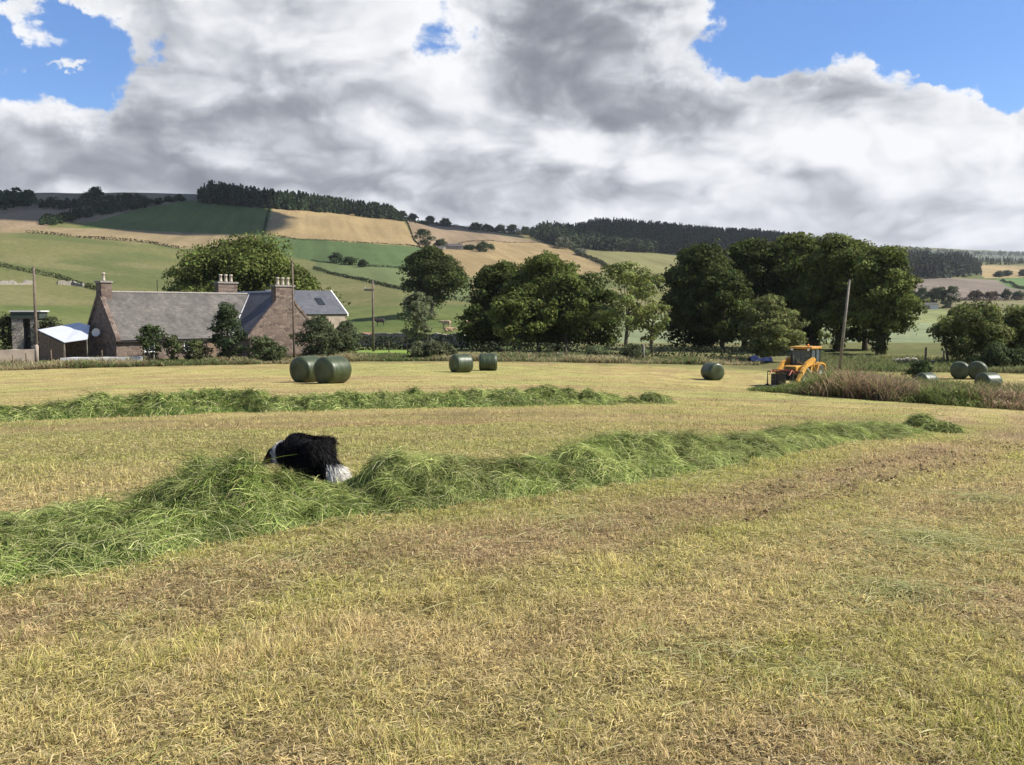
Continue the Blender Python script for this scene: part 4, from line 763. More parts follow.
# ------------------------------------------------------------------ tractor
def build_tractor():
    g = G(801, 60); to = math.atan2(-g.y, -g.x); root = empty('loader_tractor', g, to - R(24), 'yellow and black loader tractor with bale grab, half hidden by tall weeds', 'tractor'); root.scale = (.92, .92, .92)
    def part(name, mat, fn, parent=root, smooth=False):
        bm = bmesh.new(); fn(bm); return link_bm(name, bm, mat, parent, smooth)
    def wheel(x, y, rad, wd):
        bm = bmesh.new(); n = 28; prof = [(rad * .55, -wd / 2), (rad * .9, -wd / 2), (rad, -wd * .32), (rad, wd * .32), (rad * .9, wd / 2), (rad * .55, wd / 2)]; rings = []
        for k in range(n):
            t = 2 * math.pi * k / n; rings.append([bm.verts.new((x + math.cos(t) * q * (1 - .03 * (k % 2)), y + o, rad + math.sin(t) * q * (1 - .03 * (k % 2)))) for q, o in prof])
        for a in range(n):
            A, B = rings[a], rings[(a + 1) % n]
            for j in range(len(prof)): bm.faces.new((A[j], B[j], B[(j + 1) % len(prof)], A[(j + 1) % len(prof)]))
        w = link_bm('wheel', bm, M_TYRE, root)
        bm = bmesh.new(); tube(bm, [(x, y - wd * .3, rad), (x, y + wd * .3, rad)], rad * .56, 20); tube(bm, [(x, y - wd * .42, rad), (x, y + wd * .42, rad)], rad * .22, 12); link_bm('rim', bm, M_WHITE, w)
    for s in (-1, 1): wheel(-1.1, s * .85, .78, .48); wheel(1.35, s * .78, .5, .34)
    part('chassis', M_BLACK, lambda b: (box(b, -1.9, 1.75, -.42, .42, .5, .95, bev=.04), box(b, -2.0, -1.5, -.9, .9, .45, .8)))
    hood = part('bonnet', M_YEL, lambda b: (box(b, .12, 1.7, -.46, .46, .97, 1.52, bev=.07)))
    part('grille', M_BLACK, lambda b: [box(b, 1.69, 1.74, -.36, .36, 1.02 + .09 * k, 1.07 + .09 * k) for k in range(5)], hood)
    part('exhaust', M_BLACK, lambda b: tube(b, [(.55, -.36, 1.5), (.55, -.36, 2.1), (.48, -.36, 2.25)], .045, 10))
    part('mudguard', M_YEL, lambda b: [prism(b, [(-1.95, .95), (-1.75, 1.55), (-1.1, 1.72), (-.45, 1.55), (-.3, 1.1), (-.42, 1.1), (-.6, 1.44), (-1.1, 1.6), (-1.65, 1.45), (-1.83, .95)], s * .62, s * 1.08, Matrix.Identity(4)) for s in (-1, 1)])
    cab = part('cab_frame', M_BLACK, lambda b: [tube(b, p, .055, 8) for p in (
        [(-.02, -.72, 1.0), (-.12, -.72, 2.62)], [(-.02, .72, 1.0), (-.12, .72, 2.62)], [(-1.55, -.72, 1.1), (-1.5, -.72, 2.62)], [(-1.55, .72, 1.1), (-1.5, .72, 2.62)], [(-.8, -.74, 1.1), (-.8, -.74, 2.6)], [(-.8, .74, 1.1), (-.8, .74, 2.6)],
        [(-.02, -.72, 1.05), (-.02, .72, 1.05)], [(-.1, -.72, 2.6), (-.1, .72, 2.6)], [(-.05, -.72, 1.5), (-.05, .72, 1.5)])] + [box(b, -1.55, -.05, -.7, .7, .95, 1.1)])
    part('windscreen', M_CAB, lambda b: box(b, -.10, -.08, -.66, .66, 1.5, 2.56), cab)
    part('side_window', M_CAB, lambda b: [box(b, -1.48, -.12, s * .72 - .01, s * .72 + .01, 1.15, 2.55) for s in (-1, 1)], cab); part('rear_window', M_CAB, lambda b: box(b, -1.54, -1.52, -.66, .66, 1.3, 2.55), cab)
    part('seat', M_BLACK, lambda b: (box(b, -1.2, -.75, -.26, .26, 1.1, 1.5, bev=.05), box(b, -1.28, -1.14, -.26, .26, 1.45, 2.05, bev=.05)), cab)
    part('steering_wheel', M_BLACK, lambda b: (tube(b, [(-.35, 0, 1.1), (-.5, 0, 1.65)], .03, 8), tube(b, [(-.5 + .17 * math.cos(t) * .5, .2 * math.sin(t), 1.65 + .17 * math.cos(t) * .8) for t in [k * math.pi / 8 for k in range(17)]], .02, 6)), cab)
    roof = part('cab_roof', M_YEL, lambda b: box(b, -1.68, .08, -.82, .82, 2.63, 2.80, bev=.06)); part('beacon', M_ORANGE, lambda b: tube(b, [(-.5, .3, 2.79), (-.5, .3, 2.93), (-.5, .3, 2.98)], [.07, .065, .03], 10), roof, True)
    for s in (-1, 1): part('work_light', M_WHITE, lambda b: tube(b, [(.04, s * .6, 2.62), (.14, s * .6, 2.60)], [.06, .09], 10), roof)
    for s in (-1, 1):
        arm = part('loader_arm', M_YEL, lambda b: prism(b, [(-.35, 1.95), (-.1, 2.08), (1.05, 1.78), (1.75, 1.25), (2.45, .62), (2.35, .42), (1.55, .98), (.95, 1.42), (-.25, 1.66)], s * .86 - .09, s * .86 + .09, Matrix.Identity(4)))
        part('pivot_tower', M_YEL, lambda b: prism(b, [(-.45, .9), (-.42, 1.98), (-.12, 2.02), (.25, 1.0), (.05, .9), (-.1, 1.55), (-.28, 1.55), (-.28, .9)], s * .80 - .05, s * .80 + .05, Matrix.Identity(4)), arm)
        part('lift_ram', M_GALV, lambda b: tube(b, [(.15, s * .86, 1.0), (1.1, s * .86, 1.5)], .05, 8), arm)
    part('cross_tube', M_RUST, lambda b: tube(b, [(1.65, -.86, 1.12), (1.65, .86, 1.12)], .09, 10))
    grab = part('bale_grab', M_BLACK, lambda b: [tube(b, p, .05, 6) for p in ([(2.45, -1.25, .2), (2.45, -1.25, 1.15), (2.45, 1.25, 1.15), (2.45, 1.25, .2), (2.45, -1.25, .2)], [(2.45, -.6, .2), (2.45, -.6, 1.15)], [(2.45, 0, .2), (2.45, 0, 1.15)], [(2.45, .6, .2), (2.45, .6, 1.15)])] + [box(b, 2.37, 2.44, -1.0, .0, .25, 1.0)])
    for y in (-1.2, -.5, .5, 1.2): part('tine', M_BLACK, lambda b: tube(b, [(2.45, y, .28), (3.1, y, .2), (3.5, y, .24)], [.05, .045, .015], 6), grab)
    part('grab_jaw', M_RUST, lambda b: [tube(b, [(2.45, y, 1.1), (2.9, y, 1.3), (3.3, y, 1.0)], .045, 6) for y in (-.7, .7)] + [tube(b, [(2.9, -.7, 1.3), (2.9, .7, 1.3)], .04, 6)], grab)
    return root
build_tractor()
# ------------------------------------------------------------------ farm buildings
def roof_plane(name, mat, parent, a, b, c, d, th=.1):  # eave a-b, ridge c (above b), d (above a)
    a, b, c, d = map(Vector, (a, b, c, d)); n = (b - a).cross(d - a).normalized() * th; bm = bmesh.new(); uvl = bm.loops.layers.uv.new('UVMap')
    if n.z < 0: n = -n
    lo = [bm.verts.new(p) for p in (a, b, c, d)]; up = [bm.verts.new(p + n) for p in (a, b, c, d)]; L = (b - a).length; S = (d - a).length; uv = [(0, 0), (L, 0), (L, S), (0, S)]
    f = bm.faces.new(up)
    for lp, q in zip(f.loops, uv): lp[uvl].uv = q
    bm.faces.new(lo[::-1])
    for i in range(4): bm.faces.new((lo[i], lo[(i + 1) % 4], up[(i + 1) % 4], up[i]))
    return link_bm(name, bm, mat, parent)
def chimney(root, x, y, z0, z1, lx, ly, pots, rad=.16, along='x', seat=None):
    bm = bmesh.new(); box(bm, x - lx / 2, x + lx / 2, y - ly / 2, y + ly / 2, z0, z1); ch = link_bm('chimney', bm, M_STONE, root)
    bm = bmesh.new(); box(bm, x - lx / 2 - .1, x + lx / 2 + .1, y - ly / 2 - .1, y + ly / 2 + .1, z1 + .002, z1 + .16); link_bm('cap', bm, M_RIDGE, ch)
    for k in range(pots):
        o = (k - (pots - 1) / 2) * .58; px, py = (x + o, y) if along == 'x' else (x, y + o); bm = bmesh.new(); tube(bm, [(px, py, z1 + .17), (px, py, z1 + .3), (px, py, z1 + .75), (px, py, z1 + .78), (px, py, z1 + .92)], [rad * 1.3, rad, rad * .85, rad * 1.2, rad * 1.1], 12); link_bm('chimney_pot', bm, M_POT, ch, True)
def window(root, x, y, z, w, h, M=None):
    bm = bmesh.new(); t = .07
    for q in ((x - w / 2, x + w / 2, z, z + t), (x - w / 2, x + w / 2, z + h - t, z + h), (x - w / 2, x - w / 2 + t, z + t, z + h - t), (x + w / 2 - t, x + w / 2, z + t, z + h - t), (x - .03, x + .03, z + t, z + h - t)): box(bm, q[0], q[1], y - .05, y + .03, q[2], q[3])
    o = link_bm('window', bm, M_WHITE, root); bm = bmesh.new(); box(bm, x - w / 2 + t, x + w / 2 - t, y - .012, y + .02, z + t, z + h - t); link_bm('pane', bm, M_GLASS, o)
    bm = bmesh.new(); box(bm, x - w / 2 - .1, x + w / 2 + .1, y - .14, y + .02, z - .12, z - .002); link_bm('sill', bm, M_RIDGE, o)
def build_farmhouse():
    g = G(101, 90); th = R(47); z0 = -3.0; root = empty('farmhouse', (g.x, g.y, z0), th, 'long sandstone farmhouse with weathered slate roof, three chimneys and a front wing', 'house')
    HW, EV, RG, LM = 3.3, 2.05, 6.15, 15.4; WW, WS = 4.0, 6.6; bm = bmesh.new(); I = Matrix.Identity(4)
    # main body as gable prism along x
    Mx = Matrix(((0, 1, 0, 0), (1, 0, 0, 0), (0, 0, 1, 0), (0, 0, 0, 1)))
    prism(bm, [(-HW, -.5), (-HW, EV), (0, RG - .05), (HW, EV), (HW, -.5)], 0, LM + .2, Mx); link_bm('wall', bm, M_STONE, root)
    bm = bmesh.new(); prism(bm, [(LM - WW, -.5), (LM - WW, EV), (LM, RG + .12), (LM + WW, EV), (LM + WW, -.5)], -WS, HW + .3, I); link_bm('wing_wall', bm, M_STONE, root)
    ov = .18; sl = (RG - EV) / HW
    rf = roof_plane('roof', M_SLATE, root, (.25, -HW - ov, EV - ov * sl), (LM, -HW - ov, EV - ov * sl), (LM, 0, RG), (.25, 0, RG)); roof_plane('roof', M_SLATE, root, (.25, HW + ov, EV - ov * sl), (LM, HW + ov, EV - ov * sl), (LM, 0, RG), (.25, 0, RG))
    s2 = (RG + .17 - EV) / WW
    for s in (-1, 1): roof_plane('wing_roof', M_SLATE_B, root, (LM + s * (WW + ov), -WS + .3, EV - ov * s2), (LM + s * (WW + ov), HW + .2, EV - ov * s2), (LM, HW + .2, RG + .17), (LM, -WS + .3, RG + .17))
    bm = bmesh.new(); tube(bm, [(.3, 0, RG + .11), (LM - .3, 0, RG + .11)], .13, 6); link_bm('ridge', bm, M_RIDGE, root)
    bm = bmesh.new(); tube(bm, [(LM, -WS + .3, RG + .28), (LM, HW + .2, RG + .28)], .12, 6); link_bm('wing_ridge', bm, M_LEAD, root)
    # skews (stone copings) at the gables
    bm = bmesh.new()
    for s in (-1, 1): prism(bm, [(s * (HW + .25), EV - .25), (s * (HW + .25), EV + .12), (0, RG + .3), (0, RG - .1)], -.12, .3, Mx)
    link_bm('skew', bm, M_STONE, root)
    bm = bmesh.new()
    for s in (-1, 1): prism(bm, [(LM + s * (WW + .25), EV - .25), (LM + s * (WW + .25), EV + .08), (LM + s * 1.06, EV + .08 + (WW - .81) * s2), (LM + s * 1.06, EV - .25 + (WW - .81) * s2)], -WS - .06, -WS + .3, I)
    link_bm('wing_skew', bm, M_STONE, root)
    bm = bmesh.new(); tube(bm, [(LM - .1, -.15, RG + .14), (LM - WW - .1, -HW - .1, EV + .12)], .09, 6); link_bm('valley_flashing', bm, M_LEAD, root)
    bm = bmesh.new(); box(bm, .1, LM - WW, -HW - ov - .12, -HW - ov, EV - .34, EV - .24); link_bm('gutter', bm, M_BLACK, root)
    chimney(root, .45, 0, RG - .9, RG + .95, .95, 1.2, 1, .14); chimney(root, 12.9, .35, RG - .6, RG + 1.15, 2.1, .8, 3); chimney(root, LM, -WS + .41, RG - 1.5, RG + .75, 2.1, .83, 3)
    bm = bmesh.new(); tube(bm, [(5.6, .2, RG), (5.6, .2, RG + 1.35)], .035, 6); link_bm('aerial', bm, M_BLACK, root)
    for x in (3.0, 6.8): window(root, x, -HW - .03, .75, .95, 1.05)
    bm = bmesh.new(); box(bm, 8.7, 9.7, -HW - .06, -HW + .02, -.1, 1.85); d = link_bm('door', bm, M_WOOD, root); bm = bmesh.new(); tube(bm, [(8.85, -HW - .06, .95), (8.85, -HW - .14, .95)], .04, 8); link_bm('handle', bm, M_GALV, d)
    # dish on the left gable
    fw = Vector((-.72, -.66, .2)).normalized(); sd_ = fw.cross(Vector((0, 0, 1))).normalized(); up_ = sd_.cross(fw); cc = Vector((-.55, -.5, 2.55))
    bm = bmesh.new(); n = 24; rings = [[bm.verts.new(cc + (sd_ * math.cos(2 * math.pi * k / n) + up_ * math.sin(2 * math.pi * k / n)) * q + fw * (.15 * (q / .38)**2)) for k in range(n)] for q in (.04, .16, .28, .38)]
    for a, b in zip(rings, rings[1:]):
        for k in range(n): bm.faces.new((a[k], a[(k + 1) % n], b[(k + 1) % n], b[k]))
    bm.faces.new(rings[0]); tube(bm, [(-.0, -.1, 2.5), cc - fw * .02], .04, 8); tube(bm, [cc - up_ * .34 + fw * .1, cc + fw * .42 - up_ * .15], .03, 6); link_bm('satellite_dish', bm, M_WHITEWALL, root)
    return root
build_farmhouse()
def build_outbuilding():
    r = 112; g = G(331, r); th = R(47); zr = hgt(329, r, 291.5); root = empty('outbuilding', g, th, 'blue slate roofed outbuilding with white verge behind the big broad tree', 'building'); L, HW = 9, 3.2; EV = zr - 2.7; I = Matrix.Identity(4)
    Mx = Matrix(((0, 1, 0, 0), (1, 0, 0, 0), (0, 0, 1, 0), (0, 0, 0, 1))); bm = bmesh.new(); prism(bm, [(-HW, -.6), (-HW, EV), (0, zr - .05), (HW, EV), (HW, -.6)], -L, 0, Mx); link_bm('wall', bm, M_RENDER, root); ov = .15; sl = 2.7 / HW
    for s in (-1, 1): roof_plane('roof', M_SLATE_B, root, (-L - .1, s * (HW + ov), EV - ov * sl), (.05, s * (HW + ov), EV - ov * sl), (.05, 0, zr), (-L - .1, 0, zr))
    bm = bmesh.new()
    for s in (-1, 1): prism(bm, [(s * (HW + .2), EV - .3), (s * (HW + .2), EV), (0, zr + .16), (0, zr - .14)], .055, .2, Mx)
    link_bm('verge', bm, M_WHITE, root); bm = bmesh.new(); n = Vector((0, -2.7, HW)).normalized(); c = Vector((-2.7, -HW * .5, (EV + zr) / 2)) + n * .13
    ax = Vector((1, 0, 0)); up = Vector((0, HW, 2.7)).normalized(); q = [bm.verts.new(c + ax * a * .45 + up * b * .6 + n * k) for k in (0, .06) for a, b in ((-1, -1), (1, -1), (1, 1), (-1, 1))]
    for f in ((4, 5, 6, 7), (0, 1, 5, 4), (1, 2, 6, 5), (2, 3, 7, 6), (3, 0, 4, 7)): bm.faces.new([q[i] for i in f])
    link_bm('skylight', bm, M_GLASS, root); window(root, -2.5, -HW - .03, .9, 1, 1.1)
build_outbuilding()
def build_shed():
    # open lean-to with a white sheet roof
    r = 90; g = G(65, r); root = empty('lean_to_shed', g, R(20), 'open fronted shed with bright white sheet metal roof beside the dish gable', 'shed'); root.scale = (.84, .84, 1); za = hgt(64, r, 342) ; zb = hgt(64, r, 323.5)
    pts = [(-2.6, 1.1), (.35, -2.2), (2.25, -1.1), (2.35, .9), (1.2, 2.6)]
    bm = bmesh.new(); top = [bm.verts.new(p) for p in ((-2.6, .3, zb - .62), (.2, -2.4, za), (2.4, -1.7, za + .25), (2.4, 1.2, zb - .25), (1.2, 2.4, zb))]; bm.faces.new(top); r_ = bmesh.ops.extrude_face_region(bm, geom=bm.faces[:]); bmesh.ops.translate(bm, vec=(0, 0, .07), verts=[v for v in r_['geom'] if isinstance(v, bmesh.types.BMVert)]); link_bm('roof', bm, M_METALROOF, root)
    bm = bmesh.new(); A, B = Vector((-2.5, .25, 0)), Vector((.1, -2.25, 0)); h1, h2 = zb - .75, za - .1
    q = [bm.verts.new(p) for p in ((A.x, A.y, -.4), (B.x, B.y, -.4), (B.x, B.y, h2), (A.x, A.y, h1), (A.x + .06, A.y + .08, -.4), (B.x + .06, B.y + .08, -.4), (B.x + .06, B.y + .08, h2), (A.x + .06, A.y + .08, h1))]
    for f in ((0, 1, 2, 3), (7, 6, 5, 4), (0, 4, 5, 1), (3, 2, 6, 7), (0, 3, 7, 4), (1, 5, 6, 2)): bm.faces.new([q[i] for i in f])
    link_bm('side_wall', bm, M_WOOD, root)
    for x, y, z in ((.2, -2.2, za), (2.3, -1.6, za + .2), (2.3, 1.1, zb - .3)): bm = bmesh.new(); tube(bm, [(x, y, -.3), (x, y, z)], .07, 8); link_bm('roof_post', bm, M_PALEPOLE, root)
    bm = bmesh.new(); box(bm, -.4, 2.2, 1.3, 1.4, -.3, zb - .4); link_bm('back_wall', bm, M_WOOD, root)
build_shed()
def build_hut():
    r = 95; g = G(31, r); root = empty('stone_hut', g, R(10), 'small flat roofed stone hut with dark doorway left of the dark wooden pole', 'hut'); root.scale = (.8, .8, 1); h = hgt(30, r, 310.5)
    bm = bmesh.new()
    for q in ((-1.55, -.35, -1.3, 1.3), (.45, 1.3, -1.3, 1.3)): box(bm, q[0], q[1], q[2], q[3], -.4, h - .75)
    box(bm, -.35, .45, -.4, 1.25, -.4, h - .76); link_bm('wall', bm, M_DYKE, root)
    bm = bmesh.new(); box(bm, -.34, .44, -.46, -.402, -.3, h - .8); link_bm('door', bm, M_BLACK, root); bm = bmesh.new(); box(bm, -1.6, 1.5, -1.4, 1.4, h - .745, h - .13); link_bm('fascia', bm, M_DARKGREEN, root); bm = bmesh.new(); box(bm, -1.7, 1.7, -1.5, 1.5, h - .125, h); link_bm('roof', bm, M_WHITEWALL, root)
build_hut()
def build_hill_farm():
    r = r_at(462, 250, 300); g = G(455, r); root = empty('hill_farm', g, R(8), 'distant grey roofed farm steading among trees on the gold stubble hill', 'farm'); Mx = Matrix(((0, 1, 0, 0), (1, 0, 0, 0), (0, 0, 1, 0), (0, 0, 0, 1))); k = r / F; L = 22 * k; H = 6 * k
    for x0, x1, hh, y in ((-9 * k, 8 * k, H * .9, 0), (-17 * k, -9.3 * k, H * .75, -2)):
        bm = bmesh.new(); prism(bm, [(-3 + y, -2), (-3 + y, hh * .5), (y, hh - .1), (3 + y, hh * .5), (3 + y, -2)], x0, x1, Mx); w = link_bm('wall', bm, M_WHITEWALL if y else M_DYKE, root)
        for s in (-1, 1): roof_plane('roof', M_SLATE, root, (x0, y + s * 3.3, hh * .46), (x1, y + s * 3.3, hh * .46), (x1, y, hh), (x0, y, hh))
        bm = bmesh.new(); box(bm, x0 + .6, x0 + 1.5, y - .5, y + .5, hh - .6, hh + 1.2); link_bm('chimney', bm, M_STONE, root)
    for x in (-6 * k, -1 * k, 4 * k): window(root, x, -3.03, 1, 1.3, 1.2)
build_hill_farm()
def build_far_shed():
    r = r_at(925, 309, 250); g = G(924, r); k = r / F; root = empty('far_shed', g, R(-6), 'low white walled shed below the dark tree clump at the right', 'shed'); Mx = Matrix(((0, 1, 0, 0), (1, 0, 0, 0), (0, 0, 1, 0), (0, 0, 0, 1))); x0, x1 = -9 * k, 9 * k; hh = 5.5 * k
    bm = bmesh.new(); prism(bm, [(-3, -1.5), (-3, hh * .68), (0, hh - .08), (3, hh * .68), (3, -1.5)], x0, x1, Mx); link_bm('wall', bm, M_WHITEWALL, root)
    for s in (-1, 1): roof_plane('roof', M_SLATE, root, (x0 - .2, s * 3.2, hh * .66), (x1 + .2, s * 3.2, hh * .66), (x1 + .2, 0, hh), (x0 - .2, 0, hh))
    bm = bmesh.new(); box(bm, -.6 * k, 2 * k, -3.06, -2.98, -.2, hh * .5); link_bm('door', bm, M_WOOD, root)
build_far_shed()
# blue sheet lying on the verge
bm = bmesh.new(); bmesh.ops.create_grid(bm, x_segments=24, y_segments=8, size=1); g = G(761, 84)
for v in bm.verts: v.co = Vector((v.co.x * 1.0, v.co.y * .4, .12 + .34 * max(0, 1 - abs(v.co.y)) * (.5 + float(vnoise(v.co.x * 3, v.co.y * 3, 9)))))
r_ = bmesh.ops.extrude_face_region(bm, geom=bm.faces[:]); bmesh.ops.translate(bm, vec=(0, 0, -.05), verts=[v for v in r_['geom'] if isinstance(v, bmesh.types.BMVert)])
o = link_bm('tarpaulin', bm, M_BLUE, None, True); o.location = g + Vector((0, 0, .2)); tag(o, 'crumpled dark blue tarpaulin on the verge left of the tractor', 'tarpaulin')
# ------------------------------------------------------------------ animals
def skin_body(name, joints, edges, root=0, sub=2):
    me = bpy.data.meshes.new(name); me.from_pydata([j[:3] for j in joints], edges, []); o = bpy.data.objects.new(name, me); COL.objects.link(o)
    md = o.modifiers.new('skin', 'SKIN'); sv = me.skin_vertices[0].data
    for i, j in enumerate(joints): sv[i].radius = (j[3], j[4] if len(j) > 4 else j[3])
    sv[root].use_root = True; md.use_smooth_shade = True; s = o.modifiers.new('subsurf', 'SUBSURF'); s.levels = s.render_levels = sub
    dg = bpy.context.evaluated_depsgraph_get(); m2 = bpy.data.meshes.new_from_object(o.evaluated_get(dg)); o.modifiers.clear(); o.data = m2; m2.name = name
    for p in m2.polygons: p.use_smooth = True
    return o
def paint(o, fn):
    n = len(o.data.vertices); co = np.empty(n * 3, np.float32); o.data.vertices.foreach_get('co', co); co = co.reshape(-1, 3); c = np.ones((n, 4), np.float32); c[:, :3] = fn(co)
    a = o.data.color_attributes.new('Col', 'FLOAT_COLOR', 'POINT'); a.data.foreach_set('color', c.ravel()); return co
def build_dog():
    J = [(-.175, 0, .37, .145, .14), (-.06, 0, .405, .16, .155), (.10, 0, .395, .15, .155), (.21, 0, .36, .12, .125), (.30, 0, .325, .09, .09), (.375, 0, .30, .075, .072), (.435, 0, .265, .05, .045), (.495, 0, .225, .036, .03), (.52, 0, .21, .026, .022)]
    E = [(i, i + 1) for i in range(8)]
    def add(parent, pts):
        for p in pts: J.append(p); E.append((parent, len(J) - 1)); parent = len(J) - 1
    for s in (-1, 1):
        add(0, [(-.19, s * .09, .29, .095, .075), (-.07, s * .115, .175, .06, .05), (-.245, s * .10, .115, .032, .028), (-.205, s * .10, .03, .03, .026), (-.13, s * .10, .015, .03, .018)])
        add(2, [(.13, s * .085, .26, .07, .055), (.085, s * .09, .17, .042, .036), (.125, s * .09, .085, .032, .028), (.125, s * .09, .03, .028, .026), (.175, s * .09, .014, .028, .018)])
        add(5, [(.34, s * .065, .365, .026, .018), (.315, s * .095, .36, .02, .012), (.335, s * .11, .325, .012, .008)])
    add(0, [(-.285, 0, .315, .10), (-.355, 0, .265, .075), (-.42, 0, .235, .085), (-.465, 0, .18, .09), (-.51, 0, .13, .07), (-.55, 0, .09, .022)])
    body = skin_body('dog', J, E, 1, 2)
    BK, WT, BR = np.array([.012, .011, .011]), np.array([.82, .78, .70]), np.array([.10, .045, .02])
    def dogcol(p):
        c = np.tile(BK, (len(p), 1)); x, y, z = p[:, 0], p[:, 1], p[:, 2]; wob = (vnoise(y * 30, z * 30, 7) - .5) * .03
        ruff = ((x > .25 + wob + (.33 - z) * .12) & (x < .312 + wob) & (z > .16)) ; c[ruff] = WT
        blaze = (x > .40) & (np.abs(y) < .018 + .01 * (x > .46)); c[blaze] = WT; c[(x > .502)] = BK
        tip = (x < -.37 + wob) & (z < .29); c[tip] = WT
        paw = (z < .06) & (x > -.3); c[paw] = WT; chest = (x > .13) & (x < .25) & (z < .26) & (np.abs(y) < .06); c[chest] = WT
        cheek = (x > .36) & (x < .44) & (np.abs(y) > .045) & (z < .30); c[cheek] = BR
        return c
    me = body.data; co = paint(body, dogcol)
    mt, nt, b = new_mat('dog_coat'); a = N(nt, 'ShaderNodeAttribute', attribute_name='Col'); nt.links.new(a.outputs['Color'], b.inputs['Base Color']); b.inputs['Roughness'].default_value = .75; b.inputs['Specular IOR Level'].default_value = .12; me.materials.append(mt)
    tag(body, 'black and white collie with head down, sniffing behind the nearest windrow', 'dog')
    # fur: strands on the body surface
    me.calc_loop_triangles(); nt_ = len(me.loop_triangles); tv = np.empty(nt_ * 3, np.int32); me.loop_triangles.foreach_get('vertices', tv); tv = tv.reshape(-1, 3); nv = np.empty(len(co) * 3, np.float32); me.vertices.foreach_get('normal', nv); nv = nv.reshape(-1, 3)
    A, B, Cc = co[tv[:, 0]], co[tv[:, 1]], co[tv[:, 2]]; ar = np.linalg.norm(np.cross(B - A, Cc - A), axis=1); n = 26000; k = RNG.choice(nt_, n, p=ar / ar.sum()); u = RNG.random((n, 2)); fl = u.sum(1) > 1; u[fl] = 1 - u[fl]
    p = A[k] + (B[k] - A[k]) * u[:, :1] + (Cc[k] - A[k]) * u[:, 1:]; nn = unit(nv[tv[k, 0]])
    flow = np.tile(np.array([-.8, 0, -.55]), (n, 1)); tl = p[:, 0] < -.32; flow[tl] = np.array([-.55, 0, -.75]); tip = (p[:, 0] < -.37) & (p[:, 2] < .29); flow[tip] = np.array([-.75, 0, -.6]); leg = (p[:, 2] < .2) & ~tl; flow[leg] = np.array([-.2, 0, -1])
    d = unit(unit(flow - nn * (flow * nn).sum(1, keepdims=True)) + nn * np.where(tl[:, None], RNG.uniform(.05, .4, (n, 1)), RNG.uniform(.15, .75, (n, 1))) + RNG.normal(0, .22, (n, 3)))
    L = np.where(p[:, 0] > .34, .014, np.where(tl, .085, np.where(leg, .03, .05))) * RNG.uniform(.5, 1.4, n); L = np.where((p[:, 0] > .2) & (p[:, 0] <= .34), .05 * RNG.uniform(.5, 1.3, n), L)
    K = 4; t = np.linspace(0, 1, K)[None]; P = p[:, None, :] + d[:, None, :] * (L[:, None] * t)[..., None]; P[..., 2] -= L[:, None] * .35 * t**2; P[..., 2] = np.maximum(P[..., 2], .008)
    side = unit(np.cross(d, unit(RNG.normal(size=(n, 3))))); v, f = ribbons(P, .0042 * (1 - .8 * t) * np.ones((n, 1)), side); c = dogcol(p) * RNG.uniform(.75, 1.2, (n, 1)); c = np.repeat(np.repeat(c[:, None, :], K, 1), 2, 1).reshape(-1, 3)
    np_mesh('fur', v, f, c, False, mt, body)
    for s in (-1, 1):
        bm = bmesh.new(); bmesh.ops.create_uvsphere(bm, u_segments=12, v_segments=8, radius=.011); bmesh.ops.translate(bm, vec=(.418, s * .038, .303), verts=bm.verts); link_bm('eye', bm, M_GLASS, body, True)
    bm = bmesh.new(); bmesh.ops.create_uvsphere(bm, u_segments=12, v_segments=8, radius=.015); bmesh.ops.translate(bm, vec=(.532, 0, .212), verts=bm.verts); link_bm('nose', bm, M_BLACK, body, True)
    g = G(300, 8.45); body.location = (g.x, g.y, g.z - .01); body.rotation_euler = (0, 0, math.pi - R(33)); return body
build_dog()
def build_cow(px, r, rz, col, label, lying=False):
    lw = -.55 if lying else 0
    J = [(-.75, 0, 1.1 + lw, .30, .34), (-.2, 0, 1.05 + lw, .33, .40), (.4, 0, 1.08 + lw, .30, .38), (.8, 0, 1.2 + lw, .19, .24), (1.1, 0, 1.28 + lw, .15, .17), (1.35, 0, 1.12 + lw, .11, .12), (1.5, 0, 1.0 + lw, .085, .08)]; E = [(i, i + 1) for i in range(6)]
    def add(p, pts):
        for q in pts: J.append(q); E.append((p, len(J) - 1)); p = len(J) - 1
    for s in (-1, 1):
        if lying: add(0, [(-.6, s * .28, .4, .2), (-.25, s * .42, .2, .12), (-.7, s * .42, .1, .07)]); add(2, [(.4, s * .25, .35, .15), (.7, s * .3, .14, .08), (.4, s * .3, .07, .06)])
        else: add(0, [(-.72, s * .2, .8, .17), (-.62, s * .21, .52, .09), (-.78, s * .21, .42, .07), (-.74, s * .21, .06, .06)]); add(2, [(.45, s * .18, .75, .13), (.46, s * .18, .4, .075), (.45, s * .18, .05, .06)])
        add(4, [(1.06, s * .16, 1.36 + lw, .05), (1.04, s * .3, 1.33 + lw, .025)])
    add(0, [(-1.02, 0, 1.2 + lw, .06), (-1.08, 0, .8 + lw * .6, .03), (-1.08, 0, .5 + lw * .4, .05)])
    o = skin_body('cow', J, E, 1, 2); o.data.materials.append(plain('cow_hide', col, .7, var=.3, scale=2)); o.location = G(px, r); o.rotation_euler = (0, 0, rz); return tag(o, label, 'cow')
build_cow(446, 168, R(170), (.42, .30, .19), 'pale tan cow standing in the pasture right of the dark round tree'); build_cow(449, 160, R(10), (.36, .24, .14), 'tan cow lying in the pasture just below the pale standing one', True)
build_cow(470, 172, R(200), (.44, .30, .18), 'pale cow half hidden by the dense clump at its left edge'); build_cow(380, 172, R(190), (.03, .02, .018), 'dark brown cow grazing right of the pole with a cross arm')
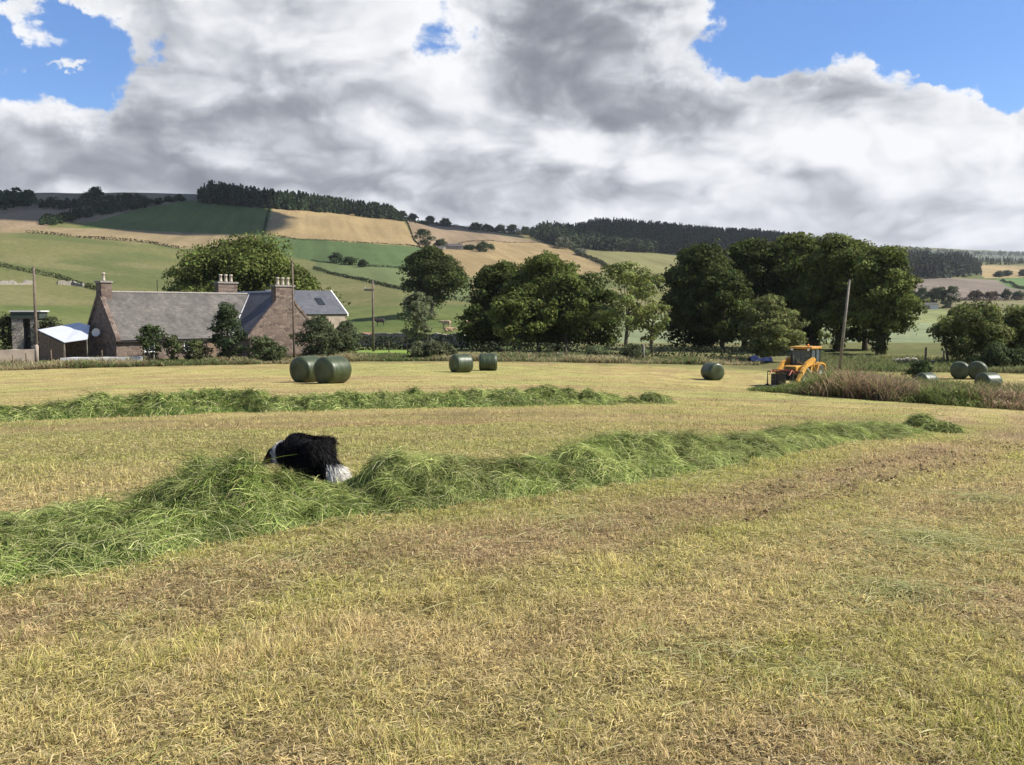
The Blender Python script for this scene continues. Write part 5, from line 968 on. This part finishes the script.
build_cow(366, 150, R(20), (.30, .14, .09), 'reddish cow lying beside the foot of the cross arm pole', True)
# ------------------------------------------------------------------ unseen clouds added overhead, out of frame, to shade the upper hill and the forest
def build_shade_cloud(cx, cy, alt, rx, ry, seed):
    bm = bmesh.new(); bmesh.ops.create_icosphere(bm, subdivisions=5, radius=1)
    for v in bm.verts:
        a = v.co.copy(); n = float(fbm(a.x * 1.9 + seed, a.y * 1.9 + a.z * 1.3, seed, 4)); k = .62 + .75 * n
        v.co = Vector((a.x * rx * k, a.y * ry * k, a.z * (70 if a.z > 0 else 22) * (.6 + n)))
    m = bpy.data.materials.get('cloud_white') or plain('cloud_white', (.85, .86, .88), 1, var=.05, scale=.02, spec=0)
    o = link_bm('cloud', bm, m, None, True); o.location = (cx, cy, alt); return tag(o, kind='structure')
def shade(cx, cy, cz, rx, ry, alt, seed):
    d = (alt - cz) / math.tan(SUN_EL); return build_shade_cloud(cx + d * math.sin(SUN_AZ), cy + d * math.cos(SUN_AZ), alt, rx, ry, seed)
shade(-315, 585, 65, 165, 185, 760, 3)
shade(230, 1220, 80, 300, 300, 840, 8)
shade(-190, 900, 95, 200, 130, 800, 14)
HAZE = 0.00006
if HAZE:
    bm = bmesh.new(); box(bm, -9500, 9500, -9500, 9500, -60, 420); m, nt, b = new_mat('haze_air'); nt.nodes.remove(b)
    pv = N(nt, 'ShaderNodeVolumePrincipled'); pv.inputs['Color'].default_value = (.86, .91, 1, 1); pv.inputs['Density'].default_value = HAZE; pv.inputs['Anisotropy'].default_value = .2
    nt.links.new(pv.outputs[0], nt.nodes['Material Output'].inputs['Volume']); o = link_bm('haze', bm, m); tag(o, kind='stuff')
cy = scene.cycles; cy.max_bounces = 6; cy.volume_bounces = 0; cy.diffuse_bounces = 2; cy.glossy_bounces = 2; cy.transmission_bounces = 3; cy.transparent_max_bounces = 6; cy.caustics_reflective = cy.caustics_refractive = False
vs = scene.view_settings; vs.view_transform = 'Standard'; vs.look = 'None'; vs.exposure = .80; vs.gamma = 1
